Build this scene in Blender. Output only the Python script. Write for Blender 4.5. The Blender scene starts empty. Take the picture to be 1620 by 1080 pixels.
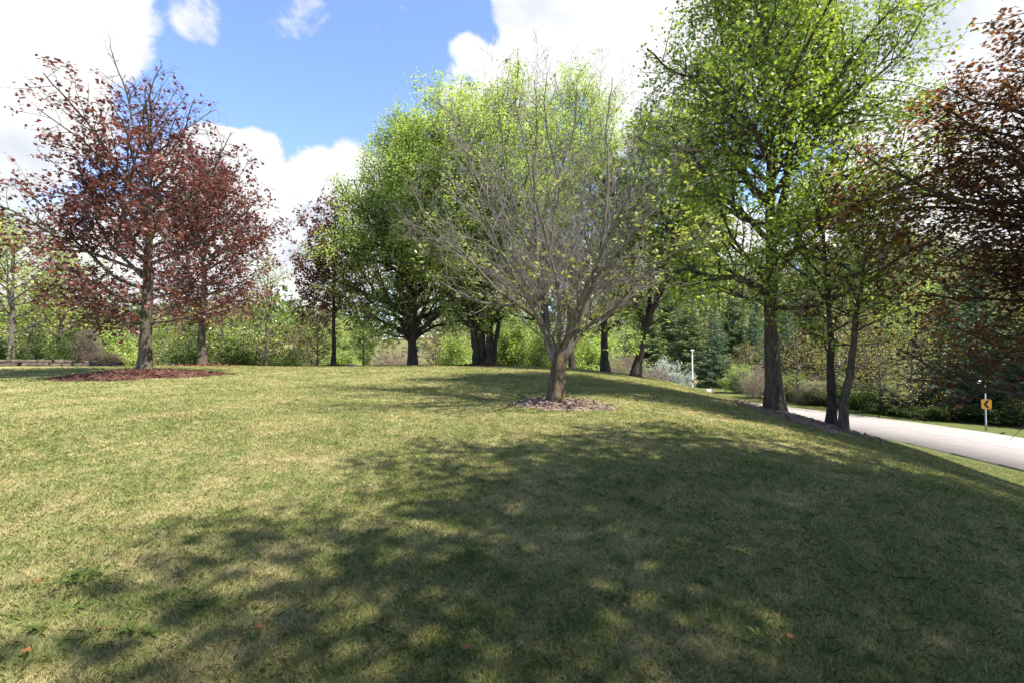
import bpy, math, random
import numpy as np
from mathutils import Vector

R = math.radians
SC = bpy.context.scene
COL = SC.collection

# ------------------------------------------------------------------ camera
FPX = 765.0                       # focal length in pixels of a 1620 px wide frame (17 mm on full frame)
HOR = 558.0                       # row of the horizon
EYE = 1.6
cd = bpy.data.cameras.new('camera')
cd.sensor_width = 36.0
cd.lens = 36.0 * FPX / 1620.0
cd.clip_start = 0.05
cd.clip_end = 5000
cam = bpy.data.objects.new('camera', cd)
COL.objects.link(cam)
cam.location = (0, 0, EYE)
PITCH = math.atan((HOR - 540.0) / FPX)
cam.rotation_euler = (math.pi / 2 + PITCH, 0, 0)
SC.camera = cam

# ------------------------------------------------------------------ light
SUN_EL = R(56)
SUN_AZ = (0.93, -0.37)            # compass direction towards the sun (x, y)
SUN_STRENGTH = 5.0
SKY_STRENGTH = 0.085
SC.view_settings.view_transform = 'Standard'
SC.view_settings.look = 'None'
SC.view_settings.exposure = 1.2
SC.view_settings.gamma = 1.0
SC.cycles.max_bounces = 8
SC.cycles.diffuse_bounces = 3
SC.cycles.glossy_bounces = 2
SC.cycles.transmission_bounces = 4
SC.cycles.transparent_max_bounces = 4
SC.cycles.use_denoising = True
SC.cycles.sample_clamp_indirect = 6.0

sl = bpy.data.lights.new('sun', 'SUN')
sl.energy = SUN_STRENGTH
sl.angle = R(0.53)
sl.color = (1.0, 0.955, 0.87)
so = bpy.data.objects.new('sun', sl)
COL.objects.link(so)
_n = math.hypot(*SUN_AZ)
SDIR = Vector((SUN_AZ[0] / _n * math.cos(SUN_EL), SUN_AZ[1] / _n * math.cos(SUN_EL), math.sin(SUN_EL)))
so.rotation_euler = SDIR.to_track_quat('Z', 'Y').to_euler()
so.location = (30, -12, 45)


def pixdir(x, y):
    """direction of a bearing / height in the sky, unit vector"""
    cx, cy = (x - 810) / FPX, (540 - y) / FPX
    c, s = math.cos(PITCH), math.sin(PITCH)
    v = Vector((cx, c - cy * s, s + cy * c))
    return v.normalized()


def make_world():
    w = bpy.data.worlds.new('World')
    SC.world = w
    w.use_nodes = True
    nt = w.node_tree
    nt.nodes.clear()
    N, L = nt.nodes.new, nt.links.new
    out = N('ShaderNodeOutputWorld')
    bg = N('ShaderNodeBackground')
    bg.inputs['Strength'].default_value = SKY_STRENGTH
    sky = N('ShaderNodeTexSky')
    sky.sky_type = 'NISHITA'
    sky.sun_disc = False
    sky.sun_elevation = SUN_EL
    sky.sun_rotation = math.atan2(SUN_AZ[0], SUN_AZ[1])
    sky.air_density = 1.0
    sky.dust_density = 0.6
    sky.ozone_density = 1.6
    tc = N('ShaderNodeTexCoord')

    def math_(op, a, b=None, c=None):
        m = N('ShaderNodeMath')
        m.operation = op
        for i, v in enumerate((a, b, c)):
            if v is None:
                continue
            if isinstance(v, (int, float)):
                m.inputs[i].default_value = v
            else:
                L(v, m.inputs[i])
        return m.outputs[0]

    def noise(scale, detail, rough, dist=0.0, off=0.0):
        mp = N('ShaderNodeMapping')
        mp.inputs['Location'].default_value = (off, off * .7, off * 1.3)
        mp.inputs['Scale'].default_value = (1, 1, 1.35)
        L(tc.outputs['Generated'], mp.inputs['Vector'])
        n = N('ShaderNodeTexNoise')
        n.inputs['Scale'].default_value = scale
        n.inputs['Detail'].default_value = detail
        n.inputs['Roughness'].default_value = rough
        n.inputs['Distortion'].default_value = dist
        L(mp.outputs['Vector'], n.inputs['Vector'])
        return n.outputs['Fac']

    # cumulus banks: bearing (in frame pixels), radius in degrees, weight
    blobs = [(30, -10, 8, 1.0), (-120, 60, 12, 1.0), (-10, 130, 7, .9), (120, 25, 5.5, .95), (-80, 210, 6, .6), (95, 130, 4.5, .7),
             (345, 258, 4.2, 1.05), (300, 275, 3.6, 1.0), (395, 262, 3.8, 1.05), (420, 340, 5.5, 1.1), (505, 310, 4.8, 1.1), (560, 300, 4.5, 1.0), (350, 350, 6, 1.1),
             (560, 400, 7, 1.0), (430, 440, 8, 1.0), (200, 420, 8, .9), (40, 470, 8, .85), (-100, 440, 9, .8), (260, 360, 5, .8),
             (880, 50, 6.0, 1.1), (800, 150, 4.6, .95), (740, 95, 2.6, .75), (735, 160, 3.2, .7), (960, 20, 8, 1.1), (820, 15, 2.8, .9), (1100, 60, 9, 1.0), (1010, 160, 6, .85),
             (1250, 30, 8, 1.0), (1400, 130, 8, .95), (1480, 330, 10, 1.0), (1330, 330, 6, .85),
             (1560, 60, 8, .9), (1700, 200, 12, .9), (1130, 420, 8, .95), (1000, 460, 8, .95), (760, 450, 7, .85),
             (650, 440, 5, .8), (310, 35, 2.6, .36), (470, 0, 3.4, .44), (455, 30, 2.6, .36)]
    acc = None
    for (px, py, rad, wt) in blobs:
        v = pixdir(px, py)
        dp = N('ShaderNodeVectorMath')
        dp.operation = 'DOT_PRODUCT'
        L(tc.outputs['Generated'], dp.inputs[0])
        dp.inputs[1].default_value = v
        mr = N('ShaderNodeMapRange')
        mr.interpolation_type = 'SMOOTHSTEP'
        mr.inputs['From Min'].default_value = math.cos(R(rad * 1.3))
        mr.inputs['From Max'].default_value = math.cos(R(rad * .2))
        mr.inputs['To Min'].default_value = 0.0
        mr.inputs['To Max'].default_value = wt
        L(dp.outputs['Value'], mr.inputs['Value'])
        acc = mr.outputs[0] if acc is None else math_('MAXIMUM', acc, mr.outputs[0])
    nz = noise(8.0, 11.0, .60, .35, 1.3)
    nb = noise(2.2, 4.0, .5, .0, 4.1)
    # general broken cloud all around, the banks above on top of it
    rest = math_('MULTIPLY', math_('SUBTRACT', nb, .70), 2.0)
    dens = math_('ADD', math_('MAXIMUM', acc, rest), math_('MULTIPLY', math_('SUBTRACT', nz, .5), 1.9))
    mr = N('ShaderNodeMapRange')
    mr.interpolation_type = 'SMOOTHSTEP'
    mr.inputs['From Min'].default_value = .34
    mr.inputs['From Max'].default_value = .66
    L(dens, mr.inputs['Value'])
    # cloud body: bright tops, slightly greyer bellies
    body = noise(4.0, 5.0, .5, .0, 7.7)
    ramp = N('ShaderNodeValToRGB')
    ramp.color_ramp.elements[0].position = .36
    ramp.color_ramp.elements[0].color = (4.0, 4.3, 4.8, 1)
    ramp.color_ramp.elements[1].position = .52
    ramp.color_ramp.elements[1].color = (5.85, 5.85, 5.85, 1)
    L(body, ramp.inputs['Fac'])
    gain = N('ShaderNodeMix')
    gain.data_type = 'RGBA'
    gain.blend_type = 'MULTIPLY'
    gain.inputs['Factor'].default_value = 1
    gain.inputs['B'].default_value = (1.57, 1.60, 1.89, 1)
    L(sky.outputs['Color'], gain.inputs['A'])
    # the sky deepens towards the zenith, dimmed further out of frame to cut fill
    sep = N('ShaderNodeSeparateXYZ')
    L(tc.outputs['Generated'], sep.inputs[0])
    zen = N('ShaderNodeMapRange')
    zen.interpolation_type = 'SMOOTHSTEP'
    zen.inputs['From Min'].default_value = .62
    zen.inputs['From Max'].default_value = .9
    zen.inputs['To Min'].default_value = 1.0
    zen.inputs['To Max'].default_value = .12
    L(sep.outputs['Z'], zen.inputs['Value'])
    deep = N('ShaderNodeVectorMath')
    deep.operation = 'SCALE'
    L(gain.outputs['Result'], deep.inputs[0])
    L(zen.outputs[0], deep.inputs['Scale'])
    mix = N('ShaderNodeMix')
    mix.data_type = 'RGBA'
    L(mr.outputs[0], mix.inputs['Factor'])
    L(deep.outputs[0], mix.inputs['A'])
    L(ramp.outputs['Color'], mix.inputs['B'])
    L(mix.outputs['Result'], bg.inputs['Color'])
    L(bg.outputs[0], out.inputs['Surface'])


make_world()

# ------------------------------------------------------------------ helpers
rng = np.random.default_rng(11)
rnd = random.Random(5)


def set_props(o, label=None, cat=None, group=None, kind=None):
    if label: o['label'] = label
    if cat: o['category'] = cat
    if group: o['group'] = group
    if kind: o['kind'] = kind
    return o


def thing(name, label, cat, loc=(0, 0, 0), rz=0.0, group=None):
    o = bpy.data.objects.new(name, None)
    o.empty_display_size = .3
    COL.objects.link(o)
    o.location = loc
    o.rotation_euler = (0, 0, rz)
    return set_props(o, label, cat, group)


def link(name, me, parent=None):
    o = bpy.data.objects.new(name, me)
    COL.objects.link(o)
    if parent is not None:
        o.parent = parent
    return o


def build_mesh(name, V, faces, mat, smooth=False, attrs=None):
    """V (n,3); faces: list of (m,k) int arrays; attrs: name -> per-face floats"""
    me = bpy.data.meshes.new(name)
    V = np.asarray(V, dtype=np.float32)
    me.vertices.add(len(V))
    me.vertices.foreach_set('co', V.ravel())
    idx = np.concatenate([f.ravel() for f in faces]).astype(np.int32)
    tot = np.concatenate([np.full(len(f), f.shape[1], dtype=np.int32) for f in faces])
    start = np.concatenate([[0], np.cumsum(tot)[:-1]]).astype(np.int32)
    me.loops.add(len(idx))
    me.loops.foreach_set('vertex_index', idx)
    me.polygons.add(len(tot))
    me.polygons.foreach_set('loop_start', start)
    if smooth:
        me.polygons.foreach_set('use_smooth', np.ones(len(tot), dtype=bool))
    if attrs:
        for k, a in attrs.items():
            at = me.attributes.new(k, 'FLOAT', 'FACE')
            at.data.foreach_set('value', np.asarray(a, dtype=np.float32))
    me.update(calc_edges=True)
    me.materials.append(mat)
    return me


def copy_thing(root, name_loc, rz, scale, label, group):
    c = root.copy()
    COL.objects.link(c)
    c.location = name_loc
    c.rotation_euler = (0, 0, rz)
    c.scale = scale
    c['label'] = label
    if group:
        c['group'] = group
    for ch in root.children:
        d = ch.copy()
        COL.objects.link(d)
        d.parent = c
    return c


# ------------------------------------------------------------------ materials
def new_mat(name):
    m = bpy.data.materials.new(name)
    m.use_nodes = True
    nt = m.node_tree
    nt.nodes.clear()
    return m, nt, nt.nodes.new, nt.links.new


def mixcol(nt, fac, a, b, blend='MIX'):
    m = nt.nodes.new('ShaderNodeMix')
    m.data_type = 'RGBA'
    m.blend_type = blend
    for sock, v in (('Factor', fac), ('A', a), ('B', b)):
        if isinstance(v, (int, float)):
            m.inputs[sock].default_value = v
        elif isinstance(v, tuple):
            m.inputs[sock].default_value = (*v, 1)
        else:
            nt.links.new(v, m.inputs[sock])
    return m.outputs['Result']


def noise_fac(nt, scale, detail=4, rough=.55, lo=.35, hi=.65, vec=None, dist=0.0):
    n = nt.nodes.new('ShaderNodeTexNoise')
    n.inputs['Scale'].default_value = scale
    n.inputs['Detail'].default_value = detail
    n.inputs['Roughness'].default_value = rough
    n.inputs['Distortion'].default_value = dist
    if vec is not None:
        nt.links.new(vec, n.inputs['Vector'])
    r = nt.nodes.new('ShaderNodeMapRange')
    r.inputs['From Min'].default_value = lo
    r.inputs['From Max'].default_value = hi
    nt.links.new(n.outputs['Fac'], r.inputs['Value'])
    return r.outputs[0]


def objvec(nt, scale=(1, 1, 1)):
    tc = nt.nodes.new('ShaderNodeTexCoord')
    mp = nt.nodes.new('ShaderNodeMapping')
    mp.inputs['Scale'].default_value = scale
    nt.links.new(tc.outputs['Object'], mp.inputs['Vector'])
    return mp.outputs['Vector']


def leaf_mat(name, stops, trans=.35, gloss=.06, rough=.5, tscale=(1.35, 1.45, .7)):
    """stops: colours over the per-leaf tint 0..1"""
    m, nt, N, L = new_mat(name)
    at = N('ShaderNodeAttribute')
    at.attribute_name = 'tint'
    rp = N('ShaderNodeValToRGB')
    el = rp.color_ramp.elements
    for i, (p, c) in enumerate(stops):
        e = el[i] if i < 2 else el.new(p)
        e.position = p
        e.color = (*c, 1)
    L(at.outputs['Fac'], rp.inputs['Fac'])
    base = rp.outputs['Color']
    tcol = mixcol(nt, 1.0, base, tscale, 'MULTIPLY')
    d = N('ShaderNodeBsdfDiffuse')
    L(base, d.inputs['Color'])
    t = N('ShaderNodeBsdfTranslucent')
    L(tcol, t.inputs['Color'])
    mx = N('ShaderNodeMixShader')
    mx.inputs['Fac'].default_value = trans
    L(d.outputs[0], mx.inputs[1])
    L(t.outputs[0], mx.inputs[2])
    g = N('ShaderNodeBsdfGlossy')
    g.inputs['Roughness'].default_value = rough
    g.inputs['Color'].default_value = (.9, .95, 1, 1)
    mg = N('ShaderNodeMixShader')
    mg.inputs['Fac'].default_value = gloss
    L(mx.outputs[0], mg.inputs[1])
    L(g.outputs[0], mg.inputs[2])
    o = N('ShaderNodeOutputMaterial')
    L(mg.outputs[0], o.inputs['Surface'])
    return m


def bark_mat(name, dark, light, moss=None, scale=9.0, bump=.6, mossamt=.5):
    m, nt, N, L = new_mat(name)
    v = objvec(nt, (1, 1, .16))
    f1 = noise_fac(nt, scale * 2.2, 6, .65, .36, .66, v, .6)
    v2 = objvec(nt, (1, 1, .5))
    f2 = noise_fac(nt, 3.5, 4, .6, .40, .62, v2)
    c = mixcol(nt, f1, dark, light)
    c = mixcol(nt, .35, c, mixcol(nt, f2, dark, light))
    if moss:
        v3 = objvec(nt, (1, 1, .45))
        f3 = noise_fac(nt, 5.0, 5, .65, .5, .62, v3)
        mm = N('ShaderNodeMath'); mm.operation = 'MULTIPLY'
        mm.inputs[1].default_value = mossamt
        L(f3, mm.inputs[0])
        c = mixcol(nt, mm.outputs[0], c, moss)
    p = N('ShaderNodeBsdfPrincipled')
    L(c, p.inputs['Base Color'])
    p.inputs['Roughness'].default_value = .9
    p.inputs['Specular IOR Level'].default_value = .2
    b = N('ShaderNodeBump')
    b.inputs['Strength'].default_value = bump
    b.inputs['Distance'].default_value = .04
    L(f1, b.inputs['Height'])
    L(b.outputs[0], p.inputs['Normal'])
    o = N('ShaderNodeOutputMaterial')
    L(p.outputs[0], o.inputs['Surface'])
    return m


def plain_mat(name, col, rough=.6, metal=0.0, var=.15, scale=6.0):
    m, nt, N, L = new_mat(name)
    f = noise_fac(nt, scale, 5, .6, .3, .7, objvec(nt))
    c = mixcol(nt, f, tuple(x * (1 - var) for x in col), tuple(min(1, x * (1 + var)) for x in col))
    p = N('ShaderNodeBsdfPrincipled')
    L(c, p.inputs['Base Color'])
    p.inputs['Roughness'].default_value = rough
    p.inputs['Metallic'].default_value = metal
    o = N('ShaderNodeOutputMaterial')
    L(p.outputs[0], o.inputs['Surface'])
    return m


# ------------------------------------------------------------------ terrain
def smooth(a, b, x):
    t = np.clip((x - a) / (b - a), 0, 1)
    return t * t * (3 - 2 * t)


_py = np.array([-80, -30, -8, 0, 6, 12, 20, 25, 29, 32, 36, 42, 52, 70, 120])
_pz = np.array([-1.2, -.5, -.15, 0, .2, .39, .70, .83, .84, .74, .35, -.6, -1.8, -2.6, -3.0])
_fy = np.linspace(-80, 120, 801)
_fz = np.interp(_fy, _py, _pz)
_k = np.hanning(19); _k /= _k.sum()
_fz = np.convolve(np.pad(_fz, 9, mode='edge'), _k, 'valid')

ROAD_PTS = np.array([(21.4, -30), (22.0, -10), (22.7, 4), (23.5, 14), (24.0, 22), (23.6, 29), (21.6, 36), (18.9, 43), (17.4, 51),
                     (18.4, 60), (21.2, 69), (25.4, 79), (31, 90), (40, 104), (52, 120)], float)


def catmull(P, n=14):
    out = []
    P = np.vstack([2 * P[0] - P[1], P, 2 * P[-1] - P[-2]])
    for i in range(1, len(P) - 2):
        for t in np.linspace(0, 1, n, endpoint=False):
            a, b, c, d = P[i - 1], P[i], P[i + 1], P[i + 2]
            out.append(.5 * ((2 * b) + (c - a) * t + (2 * a - 5 * b + 4 * c - d) * t * t + (3 * b - a - 3 * c + d) * t ** 3))
    out.append(P[-2])
    return np.array(out)


ROAD_C = catmull(ROAD_PTS)
ROAD_HW = 3.75


def road_z(y):
    return -3.0 + 1.4 * smooth(60, 110, y)


def ground(x, y):
    x = np.asarray(x, float); y = np.asarray(y, float)
    a = np.interp(y, _fy, _fz)
    c = np.where(x > 0, .011 * np.minimum(x, 8.5) ** 2, 0)
    e = np.maximum(x - 8.3, 0)
    c = c + np.where(e < 2.2, .187 * e + .036 * e * e, .187 * e + .036 * 4.84 + .158 * (e - 2.2))
    c = c + .11 * np.maximum(x - 6, 0) * (1 - smooth(7, 12.5, y)) * (1 - smooth(9, 14, x))
    z = a - c
    val = road_z(y) - .03
    k = .35                                     # soft maximum with the valley floor on the right
    h = np.clip(.5 + .5 * (z - val) / k, 0, 1)
    zz = val * (1 - h) + z * h + k * h * (1 - h)
    # wooded rise behind
    r = 44 * np.exp(-((x - 150) / 75) ** 2 - ((y - 205) / 62) ** 2)
    r += 9 * np.exp(-((x + 30) / 70) ** 2 - ((y - 190) / 45) ** 2)
    r += 7 * np.exp(-((x + 190) / 80) ** 2 - ((y - 140) / 60) ** 2)
    r += 13 * np.exp(-((x - 60) / 40) ** 2 - ((y - 190) / 50) ** 2)
    und = .03 * np.sin(x * .45 + 1.0) * np.sin(y * .38) + .012 * np.sin(x * 1.7 + y * .6) * np.sin(y * 1.3 - x * .4)
    return zz + r * smooth(60, 110, y) + und * smooth(.5, 4, np.hypot(x, y))


def gz(x, y):
    return float(ground(x, y))


def road_dist(x, y):
    """distance to the road's centre line"""
    x = np.asarray(x); y = np.asarray(y)
    d = np.full(x.shape, 1e9)
    for i in range(0, len(ROAD_C) - 1):
        a, b = ROAD_C[i], ROAD_C[i + 1]
        ab = b - a
        t = np.clip(((x - a[0]) * ab[0] + (y - a[1]) * ab[1]) / (ab @ ab), 0, 1)
        d = np.minimum(d, np.hypot(x - a[0] - t * ab[0], y - a[1] - t * ab[1]))
    return d


def warp_axis(lo, hi, step, far, grow=1.13):
    ax = list(np.arange(lo, hi + step / 2, step))
    s = step
    while ax[-1] < far:
        s *= grow
        ax.append(ax[-1] + s)
    s = step
    while ax[0] > -far:
        s *= grow
        ax.insert(0, ax[0] - s)
    return np.array(ax)


def make_lawn_mat(name, kind):
    m, nt, N, L = new_mat(name)
    geo = N('ShaderNodeNewGeometry')
    pos = geo.outputs['Position']
    mp = N('ShaderNodeMapping')
    mp.inputs['Rotation'].default_value = (0, 0, .5)
    mp.inputs['Scale'].default_value = (1, 1, 0)
    L(pos, mp.inputs['Vector'])
    v = mp.outputs['Vector']
    big = noise_fac(nt, .8, 6, .68, .32, .70, v, .6)
    mid = noise_fac(nt, 3.6, 6, .66, .32, .68, v, .3)
    fine = noise_fac(nt, 26, 3, .6, .30, .70, v)
    green = (0.215, 0.244, 0.077)
    lush = (0.156, 0.213, 0.056)
    tan = (0.546, 0.451, 0.243)
    dry = (0.386, 0.349, 0.148)
    f = N('ShaderNodeMath'); f.operation = 'MULTIPLY_ADD'
    L(mid, f.inputs[0]); f.inputs[1].default_value = .46
    g = N('ShaderNodeMath'); g.operation = 'MULTIPLY'
    L(big, g.inputs[0]); g.inputs[1].default_value = .5
    L(g.outputs[0], f.inputs[2])
    dryness = f.outputs[0]
    if kind == 'blade':
        at = N('ShaderNodeAttribute')
        at.attribute_name = 'tint'
        ad = N('ShaderNodeMath'); ad.operation = 'MULTIPLY_ADD'
        L(at.outputs['Fac'], ad.inputs[0]); ad.inputs[1].default_value = 1.0
        L(dryness, ad.inputs[2])
        sb = N('ShaderNodeMath'); sb.operation = 'SUBTRACT'
        L(ad.outputs[0], sb.inputs[0]); sb.inputs[1].default_value = .5
        dr = sb.outputs[0]
    else:
        ad = N('ShaderNodeMath'); ad.operation = 'MULTIPLY_ADD'
        L(fine, ad.inputs[0]); ad.inputs[1].default_value = .5
        L(dryness, ad.inputs[2])
        sb = N('ShaderNodeMath'); sb.operation = 'SUBTRACT'
        L(ad.outputs[0], sb.inputs[0]); sb.inputs[1].default_value = .25
        dr = sb.outputs[0]
    rp = N('ShaderNodeValToRGB')
    el = rp.color_ramp.elements
    el[0].position = .0; el[0].color = (*lush, 1)
    el[1].position = .30; el[1].color = (*green, 1)
    e = el.new(.58); e.color = (*dry, 1)
    e = el.new(.9); e.color = (*tan, 1)
    L(dr, rp.inputs['Fac'])
    col = rp.outputs['Color']
    o = N('ShaderNodeOutputMaterial')
    if kind == 'blade':
        d = N('ShaderNodeBsdfDiffuse'); L(col, d.inputs['Color'])
        t = N('ShaderNodeBsdfTranslucent'); L(col, t.inputs['Color'])
        mx = N('ShaderNodeMixShader'); mx.inputs['Fac'].default_value = .35
        L(d.outputs[0], mx.inputs[1]); L(t.outputs[0], mx.inputs[2])
        L(mx.outputs[0], o.inputs['Surface'])
    else:
        # the verge and valley floor are lusher than the dry lawn on the mound
        sx = N('ShaderNodeSeparateXYZ'); L(pos, sx.inputs[0])
        mr = N('ShaderNodeMapRange')
        mr.inputs['From Min'].default_value = 11.0
        mr.inputs['From Max'].default_value = 14.0
        L(sx.outputs['X'], mr.inputs['Value'])
        col = mixcol(nt, mr.outputs[0], col, mixcol(nt, mid, (.085, .115, .026), (.16, .165, .06)))
        mr2 = N('ShaderNodeMapRange')
        mr2.inputs['From Min'].default_value = 70.0
        mr2.inputs['From Max'].default_value = 110.0
        L(sx.outputs['Y'], mr2.inputs['Value'])
        col = mixcol(nt, mr2.outputs[0], col, mixcol(nt, big, (.22, .18, .09), (.10, .125, .04)))
        p = N('ShaderNodeBsdfPrincipled')
        L(col, p.inputs['Base Color'])
        p.inputs['Roughness'].default_value = .95
        p.inputs['Specular IOR Level'].default_value = .1
        b = N('ShaderNodeBump')
        b.inputs['Strength'].default_value = .7
        b.inputs['Distance'].default_value = .05
        nn = noise_fac(nt, 40, 5, .7, .2, .8, v)
        L(nn, b.inputs['Height'])
        L(b.outputs[0], p.inputs['Normal'])
        L(p.outputs[0], o.inputs['Surface'])
    return m


MAT_LAWN = make_lawn_mat('lawn', 'ground')
MAT_BLADE = make_lawn_mat('grass_blade', 'blade')

gx = warp_axis(-36, 36, .45, 900)
gy = warp_axis(-12, 64, .45, 900)
GX, GY = np.meshgrid(gx, gy)
GZ = ground(GX, GY)
RD = road_dist(GX, GY)
GZ = GZ - .22 * (1 - smooth(ROAD_HW - .75, ROAD_HW - .25, RD))        # bed under the road slab
nx, ny = len(gx), len(gy)
ii = np.arange(nx * ny).reshape(ny, nx)
quads = np.stack([ii[:-1, :-1], ii[:-1, 1:], ii[1:, 1:], ii[1:, :-1]], -1).reshape(-1, 4)
me = build_mesh('ground', np.stack([GX, GY, GZ], -1).reshape(-1, 3), [quads], MAT_LAWN, True)
g = link('ground', me)
set_props(g, 'grassy mound falling away to the road on the right', 'ground', kind='structure')

# ------------------------------------------------------------------ road
def make_road_mat():
    m, nt, N, L = new_mat('concrete_road')
    geo = N('ShaderNodeNewGeometry')
    v = geo.outputs['Position']
    f = noise_fac(nt, .8, 6, .65, .3, .7, v)
    f2 = noise_fac(nt, 30, 3, .6, .3, .7, v)
    c = mixcol(nt, f, (.275, .24, .22), (.325, .29, .268))
    c = mixcol(nt, .25, c, mixcol(nt, f2, (.225, .20, .187), (.335, .307, .285)))
    f3 = noise_fac(nt, 2.2, 8, .72, .50, .72, v, .8)
    st = N('ShaderNodeMath'); st.operation = 'MULTIPLY'; st.inputs[1].default_value = .45
    L(f3, st.inputs[0])
    c = mixcol(nt, st.outputs[0], c, (.17, .15, .135))
    at = N('ShaderNodeAttribute'); at.attribute_name = 'joint'
    c = mixcol(nt, at.outputs['Fac'], c, (.16, .14, .125))
    p = N('ShaderNodeBsdfPrincipled')
    L(c, p.inputs['Base Color'])
    p.inputs['Roughness'].default_value = .9
    o = N('ShaderNodeOutputMaterial')
    L(p.outputs[0], o.inputs['Surface'])
    return m


def make_road():
    C = ROAD_C
    T = np.gradient(C, axis=0)
    T /= np.linalg.norm(T, axis=1)[:, None]
    Nn = np.stack([T[:, 1], -T[:, 0]], 1)
    # resample every 0.1 .. slabs of 5 m with thin joints
    s = np.concatenate([[0], np.cumsum(np.linalg.norm(np.diff(C, axis=0), axis=1))])
    ss = []
    q = 0.0
    while q < s[-1] - 5.2:
        ss += [q, q + .06, q + 2.5]
        q += 5.0
    ss = np.array(ss)
    cx = np.interp(ss, s, C[:, 0]); cy = np.interp(ss, s, C[:, 1])
    nxx = np.interp(ss, s, Nn[:, 0]); nyy = np.interp(ss, s, Nn[:, 1])
    offs = np.array([-ROAD_HW - .02, -ROAD_HW, -.035, .035, ROAD_HW, ROAD_HW + .02])
    V = []
    for k, o in enumerate(offs):
        x = cx + nxx * o; y = cy + nyy * o
        z = road_z(y) + .02 - (.3 if k in (0, 5) else 0.0)
        V.append(np.stack([x, y, z], 1))
    V = np.stack(V, 1)
    n, w = V.shape[:2]
    id_ = np.arange(n * w).reshape(n, w)
    F = np.stack([id_[:-1, :-1], id_[:-1, 1:], id_[1:, 1:], id_[1:, :-1]], -1)
    joint = np.zeros(F.shape[:2])
    joint[:, 2] = 1
    for i in range(n - 1):
        if i % 3 == 0:
            joint[i, :] = .8
    me = build_mesh('road', V.reshape(-1, 3), [F.reshape(-1, 4)], make_road_mat(), False, {'joint': joint.ravel()})
    o = link('road', me)
    set_props(o, 'pale concrete road curving below the grassy mound', 'road', kind='structure')


make_road()


# ------------------------------------------------------------------ trees
def unit(v):
    n = math.sqrt(v[0] * v[0] + v[1] * v[1] + v[2] * v[2]) or 1e-9
    return (v[0] / n, v[1] / n, v[2] / n)


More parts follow.
